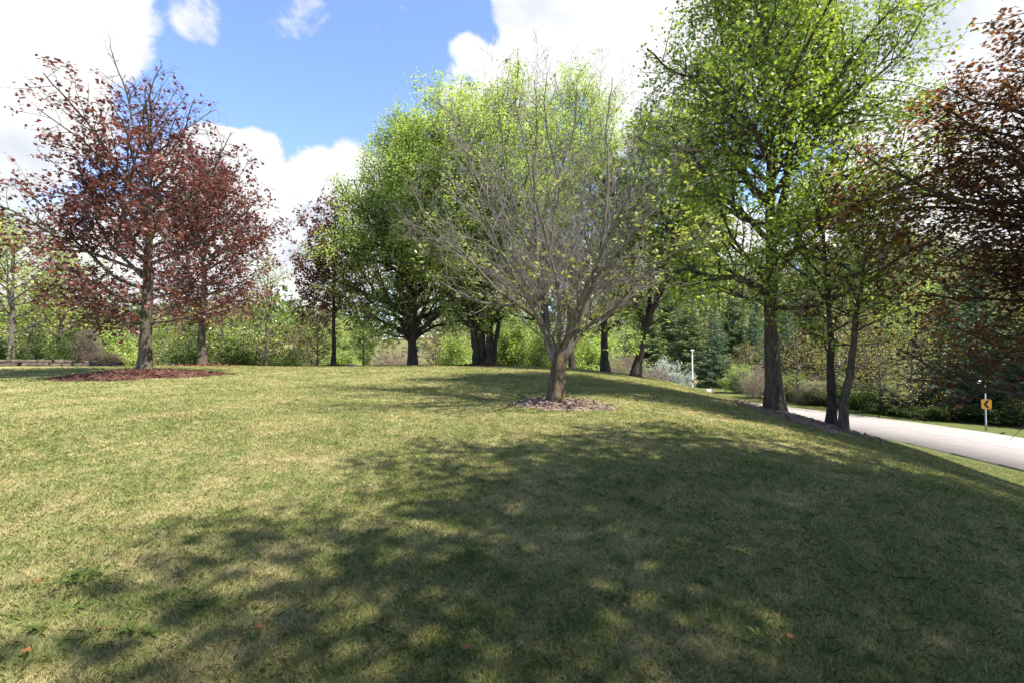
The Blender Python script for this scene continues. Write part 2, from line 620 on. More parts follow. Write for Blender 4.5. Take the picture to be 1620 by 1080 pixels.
class Tree:
    """skeleton of a tree: tubes per level and the spots its leaves grow from"""

    def __init__(self, seed, P, env=None):
        self.r = random.Random(seed)
        self.P = P
        self.env = env
        self.tubes = []           # (points, radii, level)
        self.leaf = []            # (pos, dir)
        self.ph = self.r.random() * 6

    def inside(self, p, slack=1.0):
        if self.env is None:
            return True
        c, rad = self.env
        dx, dy, dz = (p[0] - c[0]) / rad[0], (p[1] - c[1]) / rad[1], (p[2] - c[2]) / rad[2]
        a = math.atan2(dy, dx)
        b = 1 + .10 * math.sin(3 * a + self.ph) + .08 * math.sin(5 * a + 4 * dz + self.ph * 2) + .07 * math.sin(7 * dz + 2 * a + self.ph)
        return dx * dx + dy * dy + dz * dz < (b * slack) ** 2

    def reach(self, p, d, far):
        """distance along d until the crown's outline"""
        t = .4
        while t < far:
            q = (p[0] + d[0] * t, p[1] + d[1] * t, p[2] + d[2] * t)
            if not self.inside(q) and t > 1.0 and not (q[2] < self.env[0][2] - self.env[1][2] * .3 and t < 2):
                break
            t += .4
        return t

    def spawn(self, pts, rads, lvl, L, f0=None):
        """children of a polyline that is itself of level lvl"""
        P, r = self.P, self.r
        if lvl >= P['max']:
            n = len(pts)
            step = P['leafstep']
            k = max(1, int(L / step))
            for i in range(k):
                t = (i + r.random()) / k
                if t < P.get('leaf0', .15):
                    continue
                j = min(n - 2, int(t * (n - 1)))
                u = t * (n - 1) - j
                a, b = pts[j], pts[j + 1]
                self.leaf.append(((a[0] + (b[0] - a[0]) * u, a[1] + (b[1] - a[1]) * u, a[2] + (b[2] - a[2]) * u),
                                  (b[0] - a[0], b[1] - a[1], b[2] - a[2])))
            return
        n = len(pts)
        start = P['start'][lvl] if f0 is None else f0
        cnt = max(2, int(P.get('mul', 1.75) * P['dens'][lvl] * L * (1 - start) + .5))
        az = r.random() * 6.28
        for i in range(cnt):
            t = start + (1 - start) * (i + r.random() * .8) / cnt
            t = min(.985, t)
            j = min(n - 2, int(t * (n - 1)))
            u = t * (n - 1) - j
            a, b = pts[j], pts[j + 1]
            p = (a[0] + (b[0] - a[0]) * u, a[1] + (b[1] - a[1]) * u, a[2] + (b[2] - a[2]) * u)
            d = unit((b[0] - a[0], b[1] - a[1], b[2] - a[2]))
            az += 2.4 + r.uniform(-.5, .5)
            ang = R(r.uniform(*P['ang'][lvl]))
            ref = (0, 0, 1) if abs(d[2]) < .85 else (1, 0, 0)
            e1 = unit((d[1] * ref[2] - d[2] * ref[1], d[2] * ref[0] - d[0] * ref[2], d[0] * ref[1] - d[1] * ref[0]))
            e2 = (d[1] * e1[2] - d[2] * e1[1], d[2] * e1[0] - d[0] * e1[2], d[0] * e1[1] - d[1] * e1[0])
            ca, sa = math.cos(ang), math.sin(ang)
            cz, sz = math.cos(az), math.sin(az)
            dd = unit(tuple(d[q] * ca + (e1[q] * cz + e2[q] * sz) * sa for q in range(3)))
            LL = L * P['ratio'][lvl] * (1.05 - .65 * t) * r.uniform(.65, 1.25)
            lo, hi = P['len'][lvl]
            LL = max(lo, min(hi, LL))
            rr = (rads[j] + (rads[j + 1] - rads[j]) * u) * P['rr'][lvl]
            self.grow(p, dd, LL, rr, lvl + 1)

    def grow(self, p, d, L, r0, lvl, tip=None, f0=None, clip=True):
        P, r = self.P, self.r
        seg = P['seg'][lvl]
        n = max(2, int(L / seg))
        st = L / n
        pts, rads = [p], [r0]
        wd, up = P['wander'][lvl], P['up'][lvl]
        tip = P.get('tip', .25) if tip is None else tip
        for i in range(n):
            d = unit((d[0] + r.gauss(0, wd), d[1] + r.gauss(0, wd), d[2] + r.gauss(0, wd) + up))
            p = (p[0] + d[0] * st, p[1] + d[1] * st, p[2] + d[2] * st)
            if clip and i > 0 and not self.inside(p, 1.06):
                break
            pts.append(p)
            rads.append(max(P.get('rmin', .004), r0 * (1 - (1 - tip) * (i + 1) / n)))
        if len(pts) < 2:
            return
        LL = st * (len(pts) - 1)
        self.tubes.append((pts, rads, lvl))
        self.spawn(pts, rads, lvl, LL, f0)

    def limb(self, pts, r0, r1, lvl, f0=None, sub=4, wob=.03, bend=.8):
        """an explicit limb through given points"""
        A = catmull(np.array(pts, float), sub)
        if wob:
            w = np.array([[self.r.gauss(0, wob) for _ in range(3)] for _ in A])
            w[0] = 0
            A = A + w
        n = len(A)
        rads = [r0 + (r1 - r0) * (i / (n - 1)) ** bend for i in range(n)]
        P = [tuple(a) for a in A]
        self.tubes.append((P, rads, lvl))
        L = float(np.linalg.norm(np.diff(A, axis=0), axis=1).sum())
        self.spawn(P, rads, lvl, L, f0)
        return P, rads


def tubes_mesh(name, tubes, mat, sides, seed=0, ridges=0.0):
    """all tubes as one mesh; sides by level; long trunks get bark ridges"""
    groups = {}
    for pts, rads, lvl in tubes:
        groups.setdefault((len(pts), sides[min(lvl, len(sides) - 1)]), []).append((pts, rads))
    rg = np.random.default_rng(seed + 3)
    Vs, F4 = [], []
    base = 0
    for (n, s), items in groups.items():
        Pn = np.array([i[0] for i in items], float)
        Rn = np.array([i[1] for i in items], float)
        B = len(items)
        T = np.gradient(Pn, axis=1)
        T /= np.linalg.norm(T, axis=2, keepdims=True) + 1e-9
        ref = np.where(np.abs(T.mean(1, keepdims=True)[..., 2:3]) > .8, np.array([1., 0, 0]), np.array([0, 0, 1.]))
        ref = np.broadcast_to(ref, T.shape)
        U = np.cross(T, ref); U /= np.linalg.norm(U, axis=2, keepdims=True) + 1e-9
        W = np.cross(T, U)
        th = np.arange(s) / s * 2 * np.pi
        rad = np.broadcast_to(Rn[:, :, None], (B, n, s)).copy()
        if s >= 10:
            for k in (2, 3, 5, 7):
                ph = rg.uniform(0, 6.28, (B, 1, 1)); dr = rg.uniform(-.35, .35, (B, 1, 1))
                rad *= 1 + (.07 if k < 4 else .045) * np.sin(k * th[None, None, :] + ph + dr * np.arange(n)[None, :, None])
            rad *= 1 + rg.normal(0, .022, rad.shape)
        V = Pn[:, :, None, :] + rad[..., None] * (np.cos(th)[None, None, :, None] * U[:, :, None, :] + np.sin(th)[None, None, :, None] * W[:, :, None, :])
        tipc = Pn[:, -1] + T[:, -1] * Rn[:, -1][:, None] * .6
        idx = np.arange(B * n * s).reshape(B, n, s) + base
        nxt = np.roll(idx, -1, axis=2)
        q = np.stack([idx[:, :-1], nxt[:, :-1], nxt[:, 1:], idx[:, 1:]], -1).reshape(-1, 4)
        F4.append(q)
        Vs.append(V.reshape(-1, 3)); base += B * n * s
        # close the tip
        ti = np.arange(B) + base
        tri = np.stack([idx[:, -1], nxt[:, -1], np.broadcast_to(ti[:, None], (B, s))], -1).reshape(-1, 3)
        F4.append(tri)
        Vs.append(tipc); base += B
    return build_mesh(name, np.concatenate(Vs), F4, mat, True)


# outlines of single leaves, length 1 along x
LEAF_OVAL = np.array([(0, 0, 0), (.35, .27, .05), (.75, .2, .03), (1, 0, -.06), (.75, -.2, .03), (.35, -.27, .05)])
LEAF_MAPLE = np.array([(0, 0, 0), (.06, .30, .0), (.02, .52, -.06), (.28, .36, .0), (.52, .58, -.07), (.60, .30, 0), (1.0, 0, -.10),
                       (.60, -.30, 0), (.52, -.58, -.07), (.28, -.36, .0), (.02, -.52, -.06), (.06, -.30, 0)])
LEAF_TUFT = np.array([(0, .0, 0), (.22, .42, .04), (.40, .16, .06), (.78, .34, -.04), (.62, .05, .03), (1.0, -.12, -.08), (.5, -.18, .05), (.42, -.5, -.05), (.2, -.2, .03)])
LEAF_NEEDLE = np.array([(0, .05, 0), (1, 0, -.04), (0, -.05, 0)])


def leaves_mesh(name, anchors, mat, shape, size, per=3, spread=.12, droop=.3, flat=.55, seed=0, clump=.35, along=.3, lift=0.0, heightvar=0.0):
    rg = np.random.default_rng(seed + 17)
    P = np.array([a[0] for a in anchors]); D = np.array([a[1] for a in anchors])
    D /= np.linalg.norm(D, axis=1, keepdims=True) + 1e-9
    P = np.repeat(P, per, 0); D = np.repeat(D, per, 0)
    n = len(P)
    P = P + rg.normal(0, spread, (n, 3)) + np.array([0, 0, lift])
    # leaf axis: outwards at random, some along the twig, drooping
    A = rg.normal(0, 1, (n, 3)) * np.array([1, 1, .5]) + D * along * 2 + np.array([0, 0, -droop])
    A /= np.linalg.norm(A, axis=1, keepdims=True)
    Nn = rg.normal(0, 1, (n, 3)) * (1 - flat) + np.array([0, 0, flat * 1.6])
    S = np.cross(Nn, A); S /= np.linalg.norm(S, axis=1, keepdims=True) + 1e-9
    Nn = np.cross(A, S)
    sz = size * rg.uniform(.6, 1.25, n)
    m = len(shape)
    V = P[:, None, :] + sz[:, None, None] * (shape[None, :, 0:1] * A[:, None] + shape[None, :, 1:2] * S[:, None] + shape[None, :, 2:3] * Nn[:, None])
    F = np.arange(n * m).reshape(n, m)
    # tint: twig-wise and patch-wise variation plus single leaves
    cl = np.sin(P[:, 0] * 1.9 + seed) * np.sin(P[:, 1] * 1.7 + 2 * seed) + .8 * np.sin(P[:, 2] * 2.3 + P[:, 0] * .9 + seed)
    tint = np.clip(.5 + clump * .45 * cl + rg.normal(0, .2, n), 0, 1)
    return build_mesh(name, V.reshape(-1, 3), [F], mat, False, {'tint': tint})


PARAM = dict(max=3, seg=[.5, .35, .25, .2], wander=[.05, .12, .16, .2], up=[.02, .03, .03, .02],
             start=[.3, .2, .15, .1], dens=[1.2, 2.2, 3.0, 3], ang=[(35, 65), (35, 65), (35, 70), (30, 70)],
             ratio=[.55, .5, .45, .5], len=[(1, 5), (.5, 2.4), (.25, .9), (.1, .4)], rr=[.5, .55, .6, .6], leafstep=.12, tip=.25)


def params(**kw):
    p = dict(PARAM)
    p.update(kw)
    return p


def auto_tree(T, height, first, r0, n_limbs, lead=.9, el=(15, 70), lean=(0, 0), trunk_seg=.35, flare=1.5, wob=.03, limb_r=.45):
    """trunk with a leader and limbs that fill the crown outline (T.env)"""
    n = max(8, int(height * lead / trunk_seg))
    pts, rads = [], []
    r = T.r
    ox = oy = 0.0
    for i in range(n + 1):
        t = i / n
        z = t * height * lead
        ox += r.gauss(0, wob * .5); oy += r.gauss(0, wob * .5)
        pts.append((ox + lean[0] * z, oy + lean[1] * z, z - (.25 if i == 0 else 0)))
        fl = 1 + (flare - 1) * math.exp(-max(0, z) / (r0 * 1.6))
        rads.append(max(.015, r0 * fl * (1 - .93 * t ** .9)))
    T.tubes.append((pts, rads, 0))
    az = r.random() * 6.28
    for k in range(n_limbs):
        t = (k + r.random() * .7) / n_limbs
        z = first + (height * lead - first) * t * .97
        j = min(n - 1, int(z / (height * lead) * n))
        p = pts[j]
        az += 2.4 + r.uniform(-.4, .4)
        e = R(el[0] + (el[1] - el[0]) * t ** 1.0 + r.uniform(-10, 10))
        d = (math.cos(az) * math.cos(e), math.sin(az) * math.cos(e), math.sin(e))
        L = T.reach(p, d, 14) * r.uniform(.8, 1.0)
        if L < .8:
            L = .8
        rr = min(rads[j] * .75, max(.02, limb_r * r0 * (L / 5.0) ** .8))
        T.grow(p, d, L, rr, 1)
    return pts, rads


def finish(T, root, bark, leaf=None, trunk_lv=1, sides=(14, 7, 4, 3), seed=0, leafname='crown', twigmat=None):
    main = [t for t in T.tubes if t[2] <= trunk_lv]
    fine = [t for t in T.tubes if t[2] > trunk_lv]
    link('trunk', tubes_mesh('trunk', main, bark, sides, seed), root)
    if fine:
        link('branches', tubes_mesh('branches', fine, twigmat or bark, sides, seed), root)
    if leaf:
        link(leafname, leaves_mesh(leafname, T.leaf, seed=seed, **leaf), root)


def at(px, Y):
    x = (px - 810) / FPX * Y
    return (x, Y, gz(x, Y))


# bark
B_GREY = bark_mat('grey_bark', (.038, .027, .019), (.215, .165, .115), (.19, .145, .03), 6, .9, .8)
B_LIMB = bark_mat('limb_bark', (0.059, 0.050, 0.040), (0.281, 0.249, 0.211), (0.147, 0.141, 0.050), 5, .7, .5)
B_TWIG = bark_mat('pale_twig_bark', (0.113, 0.097, 0.082), (0.312, 0.277, 0.246), None, 5, .3)
B_MAPLE = bark_mat('maple_bark', (.040, .030, .024), (.18, .14, .11), (.17, .17, .085), 8, .9, .55)
B_DARK = bark_mat('dark_bark', (.024, .018, .015), (.10, .08, .064), None, 8, .9)
B_OAK = bark_mat('furrowed_bark', (.040, .030, .024), (.21, .165, .13), None, 10, 1.0)
B_BG = bark_mat('background_bark', (.06, .05, .04), (.20, .17, .14), None, 6, .4)
# leaves
L_PURPLE = leaf_mat('purple_leaf', [(0, (0.055, 0.022, 0.022)), (.5, (0.156, 0.059, 0.051)), (1, (0.267, 0.112, 0.087))], .35, .035, .5, (1.379, 0.804, 0.714))
L_COPPER = leaf_mat('copper_leaf', [(0, (0.058, 0.026, 0.020)), (.5, (0.131, 0.057, 0.029)), (.85, (0.245, 0.126, 0.034)), (1, (0.293, 0.224, 0.050))], .48, .06, .45, (1.467, 1.121, 0.690))
L_SPRING = leaf_mat('spring_leaf', [(0, (.20, .27, .07)), (.5, (.35, .42, .14)), (1, (.48, .53, .22))], .5, .025, .5)
L_GREEN = leaf_mat('green_leaf', [(0, (0.109, 0.178, 0.025)), (.5, (0.230, 0.313, 0.046)), (1, (0.414, 0.454, 0.081))], .42, .06, .45)
L_LIME = leaf_mat('lime_leaf', [(0, (0.165, 0.203, 0.038)), (.5, (0.285, 0.307, 0.075)), (1, (0.413, 0.405, 0.143))], .4, .04)
L_BUD = leaf_mat('budding_leaf', [(0, (0.240, 0.228, 0.057)), (.5, (0.405, 0.354, 0.101)), (1, (0.531, 0.342, 0.114))], .35, .03)
L_DARKSHRUB = leaf_mat('shrub_leaf', [(0, (.024, .042, .012)), (.5, (.06, .095, .022)), (1, (.125, .165, .04))], .3, .012)
L_SPRUCE = leaf_mat('spruce_needles', [(0, (0.053, 0.090, 0.046)), (.5, (0.112, 0.168, 0.086)), (1, (0.195, 0.256, 0.132))], .15, .03)
L_PINE = leaf_mat('pine_needles', [(0, (0.080, 0.114, 0.043)), (.5, (0.161, 0.209, 0.080)), (1, (0.256, 0.295, 0.121))], .15, .03)
L_SILVER = leaf_mat('silver_blossom', [(0, (0.240, 0.272, 0.256)), (.5, (0.400, 0.432, 0.416)), (1, (0.576, 0.600, 0.576))], .25, .02)
L_BROWN = leaf_mat('dead_needles', [(0, (.11, .075, .05)), (.5, (.19, .14, .10)), (1, (.30, .23, .17))], .15, .02)

# ---- the bare tree in the middle of the lawn
def bare_tree():
    Y = 12.0
    loc = at(878, Y)
    root = thing('bare_tree', 'wide spreading grey tree almost bare of leaves, alone in the middle of the lawn', 'tree', loc)
    s = Y / FPX

    def q(px, py, dy=0.0):
        D = Y + dy
        return ((px - 810) / FPX * D - loc[0], dy, EYE + (HOR - py) / FPX * D - loc[2])
    P = params(max=4, seg=[.3, .3, .22, .16, .12], wander=[.03, .10, .13, .16, .2], up=[.0, .035, .035, .03, .02],
               start=[.25, .25, .2, .15, .1], dens=[0, 3.0, 4.4, 5.0, 0], ang=[(20, 40), (22, 50), (25, 55), (28, 60), (30, 60)],
               ratio=[.6, .42, .42, .42, .4], len=[(1, 5), (.9, 3.2), (.4, 1.5), (.18, .6), (.1, .3)], rr=[.6, .40, .46, .6, .6],
               leafstep=.5, tip=.22, rmin=.003, mul=1.6)
    T = Tree(21, P, ((.05, 0, 5.0), (4.6, 4.3, 3.95)))
    # trunk
    tr = [(-.06, 0, -.2), (-.03, 0, .0), (.02, 0, .3), (.06, .0, .75), (.10, 0, 1.15), (.12, 0, 1.5)]
    A = catmull(np.array(tr), 4)
    T.tubes.append(([tuple(a) for a in A], [.36, .32, .285, .262, .248, .235, .225, .215, .205, .20, .195, .19, .186, .182, .178, .172, .165, .15, .135, .12, .10][:len(A)], 0))
    limbs = [
        # leaders and limbs traced along their bearing, each with a depth of its own
        ([(880, 568), (868, 530), (862, 495), (853, 440), (851, 397, .2), (845, 293, .4), (850, 200, .6), (846, 120, .8)], .125, .02, (0, .1)),
        ([(872, 558), (858, 515), (845, 500, -.3), (819, 482, -.6), (780, 452, -1.0), (732, 398, -1.5), (690, 350, -1.9)], .12, .014, (0, -.1)),
        ([(866, 520), (864, 490), (866, 452, .3), (876, 350, .6), (886, 275, .8), (909, 202, .9), (915, 120, 1.0)], .085, .014, (0, 0)),
        ([(890, 560), (897, 532), (901, 480, -.2), (904, 432, -.3), (905, 415, -.3)], .075, .045, (0, 0)),
        ([(893, 562), (908, 530), (925, 480, -.2), (941, 440, -.4), (958, 342, -.6), (964, 275, -.6), (961, 202, -.5), (970, 120, -.4)], .11, .016, (0, 0)),
        ([(897, 565), (920, 525), (970, 489, -.4), (1007, 446, -.8), (1068, 400, -1.3), (1120, 372, -1.6)], .10, .012, (0, 0)),
        ([(851, 501), (842, 465, .4), (800, 385, 1.0), (770, 310, 1.4), (725, 214, 1.9), (712, 150, 2.0)], .075, .012, (0, 0)),
        ([(910, 530), (930, 470, .5), (962, 400, 1.0), (985, 330, 1.4), (1010, 244, 1.8), (1033, 160, 2.1)], .08, .012, (0, 0)),
        ([(880, 560), (885, 520, -.5), (880, 450, -1.1), (860, 360, -1.7), (835, 260, -2.1), (820, 170, -2.3)], .085, .012, (0, 0)),
        ([(884, 560), (892, 510, .6), (905, 440, 1.2), (918, 340, 1.8), (930, 240, 2.2), (940, 130, 2.4)], .08, .012, (0, 0)),
        ([(887, 558), (905, 515, -.6), (930, 450, -1.4), (962, 380, -2.1), (1000, 300, -2.6), (1030, 230, -2.9)], .08, .012, (0, 0)),
        ([(876, 556), (862, 520, .6), (830, 460, 1.5), (790, 400, 2.3), (745, 330, 3.0)], .08, .012, (0, 0)),
        ([(868, 545), (850, 500, -.6), (815, 440, -1.5), (775, 360, -2.2), (745, 270, -2.6), (735, 190, -2.8)], .08, .012, (0, 0)),
        ([(895, 560), (930, 520, .7), (985, 470, 1.7), (1045, 420, 2.6), (1085, 380, 3.0)], .075, .012, (0, 0)),
        ([(851, 397, .2), (823, 350, .1), (800, 270, -.2), (790, 190, -.4), (786, 110, -.5)], .05, .01, (0, 0)),
        ([(884, 275, .8), (868, 215, .9), (862, 150, .8), (872, 90, .8)], .035, .008, (0, 0)),
        ([(941, 440, -.4), (985, 390, -.9), (1030, 330, -1.2), (1065, 270, -1.4), (1085, 215, -1.4)], .05, .01, (0, 0)),
        ([(819, 482, -.6), (770, 480, -.9), (710, 455, -1.3), (668, 420, -1.6)], .045, .01, (0, 0)),
        ([(842, 465, .4), (790, 440, .8), (725, 400, 1.4), (672, 340, 1.8), (650, 290, 2.0)], .055, .01, (0, 0)),
    ]
    for pts, ra, rb, _ in limbs:
        if pts[0][1] > 540:                  # rooted on the trunk's own axis
            pts = [(878.5, 596), (879.5 + .35 * (pts[0][0] - 880), (596 + pts[0][1]) / 2)] + pts
        T.limb([q(*p) for p in pts], ra * .98, rb * .6, 1, f0=.30, sub=5, wob=.014, bend=.92)
    main = [t for t in T.tubes if t[2] <= 1]
    fine = [t for t in T.tubes if t[2] > 1 and (t[0][0][2] > 2.3 or t[0][-1][2] > 2.7) and t[0][-1][2] > 1.9]
    link('trunk', tubes_mesh('trunk', main[:1], B_GREY, (18, 8, 5, 4, 3)), root)
    link('limbs', tubes_mesh('limbs', main[1:], B_LIMB, (18, 10, 5, 4, 3), 4), root)
    link('branches', tubes_mesh('branches', fine, B_TWIG, (18, 8, 5, 4, 3)), root)
    # a thin scatter of fresh leaves, mostly low and to the right
    rr = random.Random(3)
    keep = []
    for a in T.leaf:
        x, y, z = a[0]
        w = .012
        if z < 3.6: w = .07
        if x > 1.4 and 2.6 < z < 4.8: w = .13
        if x > 2.2 and 3.2 < z < 5.4: w = .5
        if rr.random() < w:
            keep.append(a)
    for pts, rads, lvl in main:            # sprouts straight from the lower limbs
        for p in pts:
            if 1.6 < p[2] < 3.4 and rr.random() < .35:
                keep.append(((p[0], p[1], p[2] + .05), (rr.gauss(0, 1), rr.gauss(0, 1), .6)))
    link('crown', leaves_mesh('crown', keep, L_LIME, LEAF_OVAL, .11, per=4, spread=.05, droop=-.1, flat=.4, seed=2), root)


bare_tree()


def maple(name, label, loc, height, first, r0, env, n_limbs, leafmat, leafsize, seed, bark=B_MAPLE, shape=LEAF_MAPLE, per=2, spread=.12,
          el=(8, 68), dens=(0, 1.9, 2.6, 0), leafstep=.16, lean=(0, 0), flare=1.5, group=None, cat='tree', trunk_lv=1, lead=.92, droop=.35, flat=.5,
          up=(.02, .03, .03, .02), thin=None, maxl=3, clump=.35, limb_r=.45, explicit=None, wob=.03, mul=1.75, lens=None, taper=None):
    root = thing(name, label, cat, loc, group=group)
    P = params(max=maxl, dens=list(dens), leafstep=leafstep, start=[.3, .22, .12, .1], up=list(up), mul=mul,
               len=lens or [(1, 5), (.7, 3.2), (.35, 1.3), (.15, .4)])
    T = Tree(seed, P, env)
    auto_tree(T, height, first, r0, n_limbs, el=el, lean=lean, flare=flare, lead=lead, limb_r=limb_r, wob=wob)
    if explicit:
        for pts, ra, rb in explicit:
            T.limb(pts, ra, rb, 1, f0=.3, sub=5, wob=.03)
    if thin:
        T.leaf = [a for a in T.leaf if T.r.random() < thin(*a[0])]
    finish(T, root, bark, dict(mat=leafmat, shape=shape, size=leafsize, per=per, spread=spread, droop=droop, flat=flat, clump=clump), trunk_lv, (16, 7, 4, 3), seed)
    return root


# ---- purple maples on the left
loc = at(230, 20)
maple('purple_maple', 'tall purple leaved maple in a red mulch bed on the left of the lawn', loc, 12.6, 1.8, .25,
      ((-.6, 0, 5.9), (5.3, 4.9, 6.9)), 46, L_PURPLE, .125, 31, per=5, limb_r=.28, leafstep=.24, spread=.10, dens=(0, 2.0, 2.6, 0), el=(2, 72), flare=1.7,
      thin=lambda x, y, z: 1.0 if z < 8.5 else max(.22, 1 - (z - 8.5) * .30))
loc = at(320, 29)
maple('purple_maple', 'purple maple behind and right of the mulched one, on a thin grey trunk', loc, 12.6, 2.6, .24,
      ((0.3, 0, 7.4), (4.6, 4.2, 5.9)), 38, L_PURPLE, .14, 32, per=5, limb_r=.28, leafstep=.2, el=(8, 70))
loc = at(528, 31)
maple('purple_maple', 'slender purple maple with straight dark trunk left of the spreading green maple', loc, 10.8, 2.4, .16,
      ((0, 0, 6.2), (3.3, 3.2, 4.9)), 34, L_PURPLE, .14, 33, per=9, limb_r=.28, leafstep=.19, el=(15, 70), bark=B_DARK,
      thin=lambda x, y, z: .5 if z > 7.5 else 1.0)

# ---- green trees in the middle
loc = at(653, 31)
maple('green_maple', 'spreading green maple on a short dark trunk that forks low', loc, 16.0, 1.5, .30,
      ((.4, 0, 8.4), (6.0, 5.6, 8.2)), 66, L_SPRING, .105, 41, bark=B_DARK, per=13, leafstep=.19, el=(14, 76), dens=(0, 1.7, 2.3, 0), limb_r=.5,
      spread=.18, droop=.1, thin=lambda x, y, z: .45 if 2.5 < z < 6.5 and abs(x) < 3.5 else 1.0,
      explicit=[([(0, 0, 1.5), (-1.0, -.2, 2.3), (-2.6, -.4, 3.0), (-4.6, -.6, 3.2)], .13, .03), ([(0, 0, 1.5), (1.1, .2, 2.4), (2.6, .4, 2.8), (4.4, .4, 2.9)], .12, .03),
                ([(0, 0, 1.6), (-.6, -.2, 2.6), (-1.9, -.2, 4.2), (-3.4, 0, 6.2), (-4.6, .2, 8.5)], .15, .04), ([(0, 0, 1.7), (-.2, .2, 3.2), (-.7, .2, 5.2), (-1.0, .5, 8)], .16, .04),
                ([(0, 0, 1.6), (.5, -.2, 3.0), (1.3, -.4, 5.0), (2.2, -.4, 8), (3.6, -.4, 11)], .13, .04)])


def multistem():
    loc = at(768, 29.5)
    root = thing('multi_stem_tree', 'tall green tree of several dark stems from one base, behind the bare tree', 'tree', loc)
    P = params(max=3, dens=[0, 1.3, 2.2, 0], leafstep=.16, start=[.3, .35, .12, .1], len=[(1, 5), (.8, 3.8), (.4, 1.5), (.15, .4)], up=[.02, .03, .03, .02])
    T = Tree(45, P, ((.6, 0, 9.6), (6.6, 5.4, 8.2)))
    stems = [[(-.55, 0, -.2), (-.62, 0, 1.2), (-.95, 0, 3.2), (-1.5, -.2, 6.5), (-2.6, -.4, 11), (-3.2, -.6, 15)],
             [(-.2, .15, -.2), (-.25, .1, 1.5), (-.3, .1, 4.0), (-.5, .6, 8.5), (-.9, 1.1, 13), (-.8, 1.3, 17)],
             [(.2, -.1, -.2), (.25, -.1, 1.5), (.35, -.2, 4.0), (.9, -.5, 8.5), (1.6, -.9, 13), (2.0, -1.2, 18)],
             [(.5, .1, -.2), (.6, .1, 1.4), (1.0, .1, 3.6), (2.0, .2, 7.2), (3.4, .2, 11), (4.2, .3, 15)],
             [(.1, .4, -.2), (.2, .6, 1.5), (.4, 1.1, 4.0), (.9, 2.4, 8.5), (1.4, 3.4, 13)]]
    for i, st in enumerate(stems):
        T.limb(st, (.30, .27, .28, .17, .22)[i], .04, 1, f0=.28, sub=6, wob=.03)
    for i in range(66):
        st = stems[i % 5]
        k = T.r.randint(2, len(st) - 2)
        p = st[k]
        a = T.r.random() * 6.28
        e = R(T.r.uniform(-5, 55))
        d = (math.cos(a) * math.cos(e), math.sin(a) * math.cos(e), math.sin(e))
        T.grow(p, d, T.reach(p, d, 7) * .95, .07, 1)
    finish(T, root, B_DARK, dict(mat=L_SPRING, shape=LEAF_MAPLE, size=.11, per=9, spread=.20, droop=.1), 1, (10, 10, 4, 3), 45)


multistem()

loc = at(905, 33)
maple('green_tree', 'tall thin leaved green tree whose dark trunk shows behind the bare tree', loc, 20.5, 4.0, .22,
      ((1.4, 0, 11.6), (5.2, 4.6, 9.3)), 44, L_SPRING, .105, 51, bark=B_DARK, per=5, leafstep=.17, el=(25, 75), dens=(0, 1.6, 2.2, 0), spread=.18)
loc = at(957, 27)
maple('green_tree', 'dark ragged green tree between the bare tree and the leaning tree', loc, 12.5, 1.8, .22,
      ((.2, 0, 7.4), (3.8, 3.4, 5.6)), 32, L_GREEN, .17, 52, bark=B_DARK, per=3, leafstep=.18, el=(25, 72), dens=(0, 1.6, 2.2, 0))
loc = at(1003, 25)
maple('leaning_tree', 'green tree with a thick dark trunk leaning to the right on the slope', loc, 3.0, 2.6, .29,
      ((2.2, 0, 8.6), (4.8, 4.2, 6.8)), 3, L_GREEN, .17, 53, bark=B_DARK, per=3, leafstep=.16, el=(30, 50), lean=(.27, 0), dens=(0, 2.6, 2.8, 0), lead=.98, flare=1.3,
      explicit=[([(.65, 0, 2.4), (.3, .1, 3.4), (-.6, .2, 5.4), (-1.2, .6, 8.5), (-1.4, .8, 11)], .17, .04), ([(.7, 0, 2.6), (1.2, .0, 4.0), (1.9, -.1, 5.6), (2.9, -.3, 8.0), (3.4, -.4, 11), (3.6, -.4, 13.5)], .20, .04),
                ([(.7, 0, 2.6), (.95, .4, 4.5), (1.1, 1.0, 7.5), (1.3, 1.6, 11.5), (1.4, 1.8, 14)], .15, .04), ([(1.5, 0, 4.8), (3.0, -.4, 6.2), (4.9, -.8, 7.2)], .11, .03),
                ([(1.2, 0, 4.0), (1.5, -1.2, 6.2), (1.6, -2.4, 9.0), (1.7, -2.8, 12)], .11, .03), ([(1.9, 0, 5.6), (3.6, .8, 8.0), (5.0, 1.4, 10.0)], .1, .03), ([(.3, .1, 3.4), (-1.2, -.8, 5.6), (-2.0, -1.6, 8)], .09, .03),
                ([(1.3, 0, 4.4), (2.4, .8, 5.2), (4.2, 1.6, 5.4)], .08, .03)])

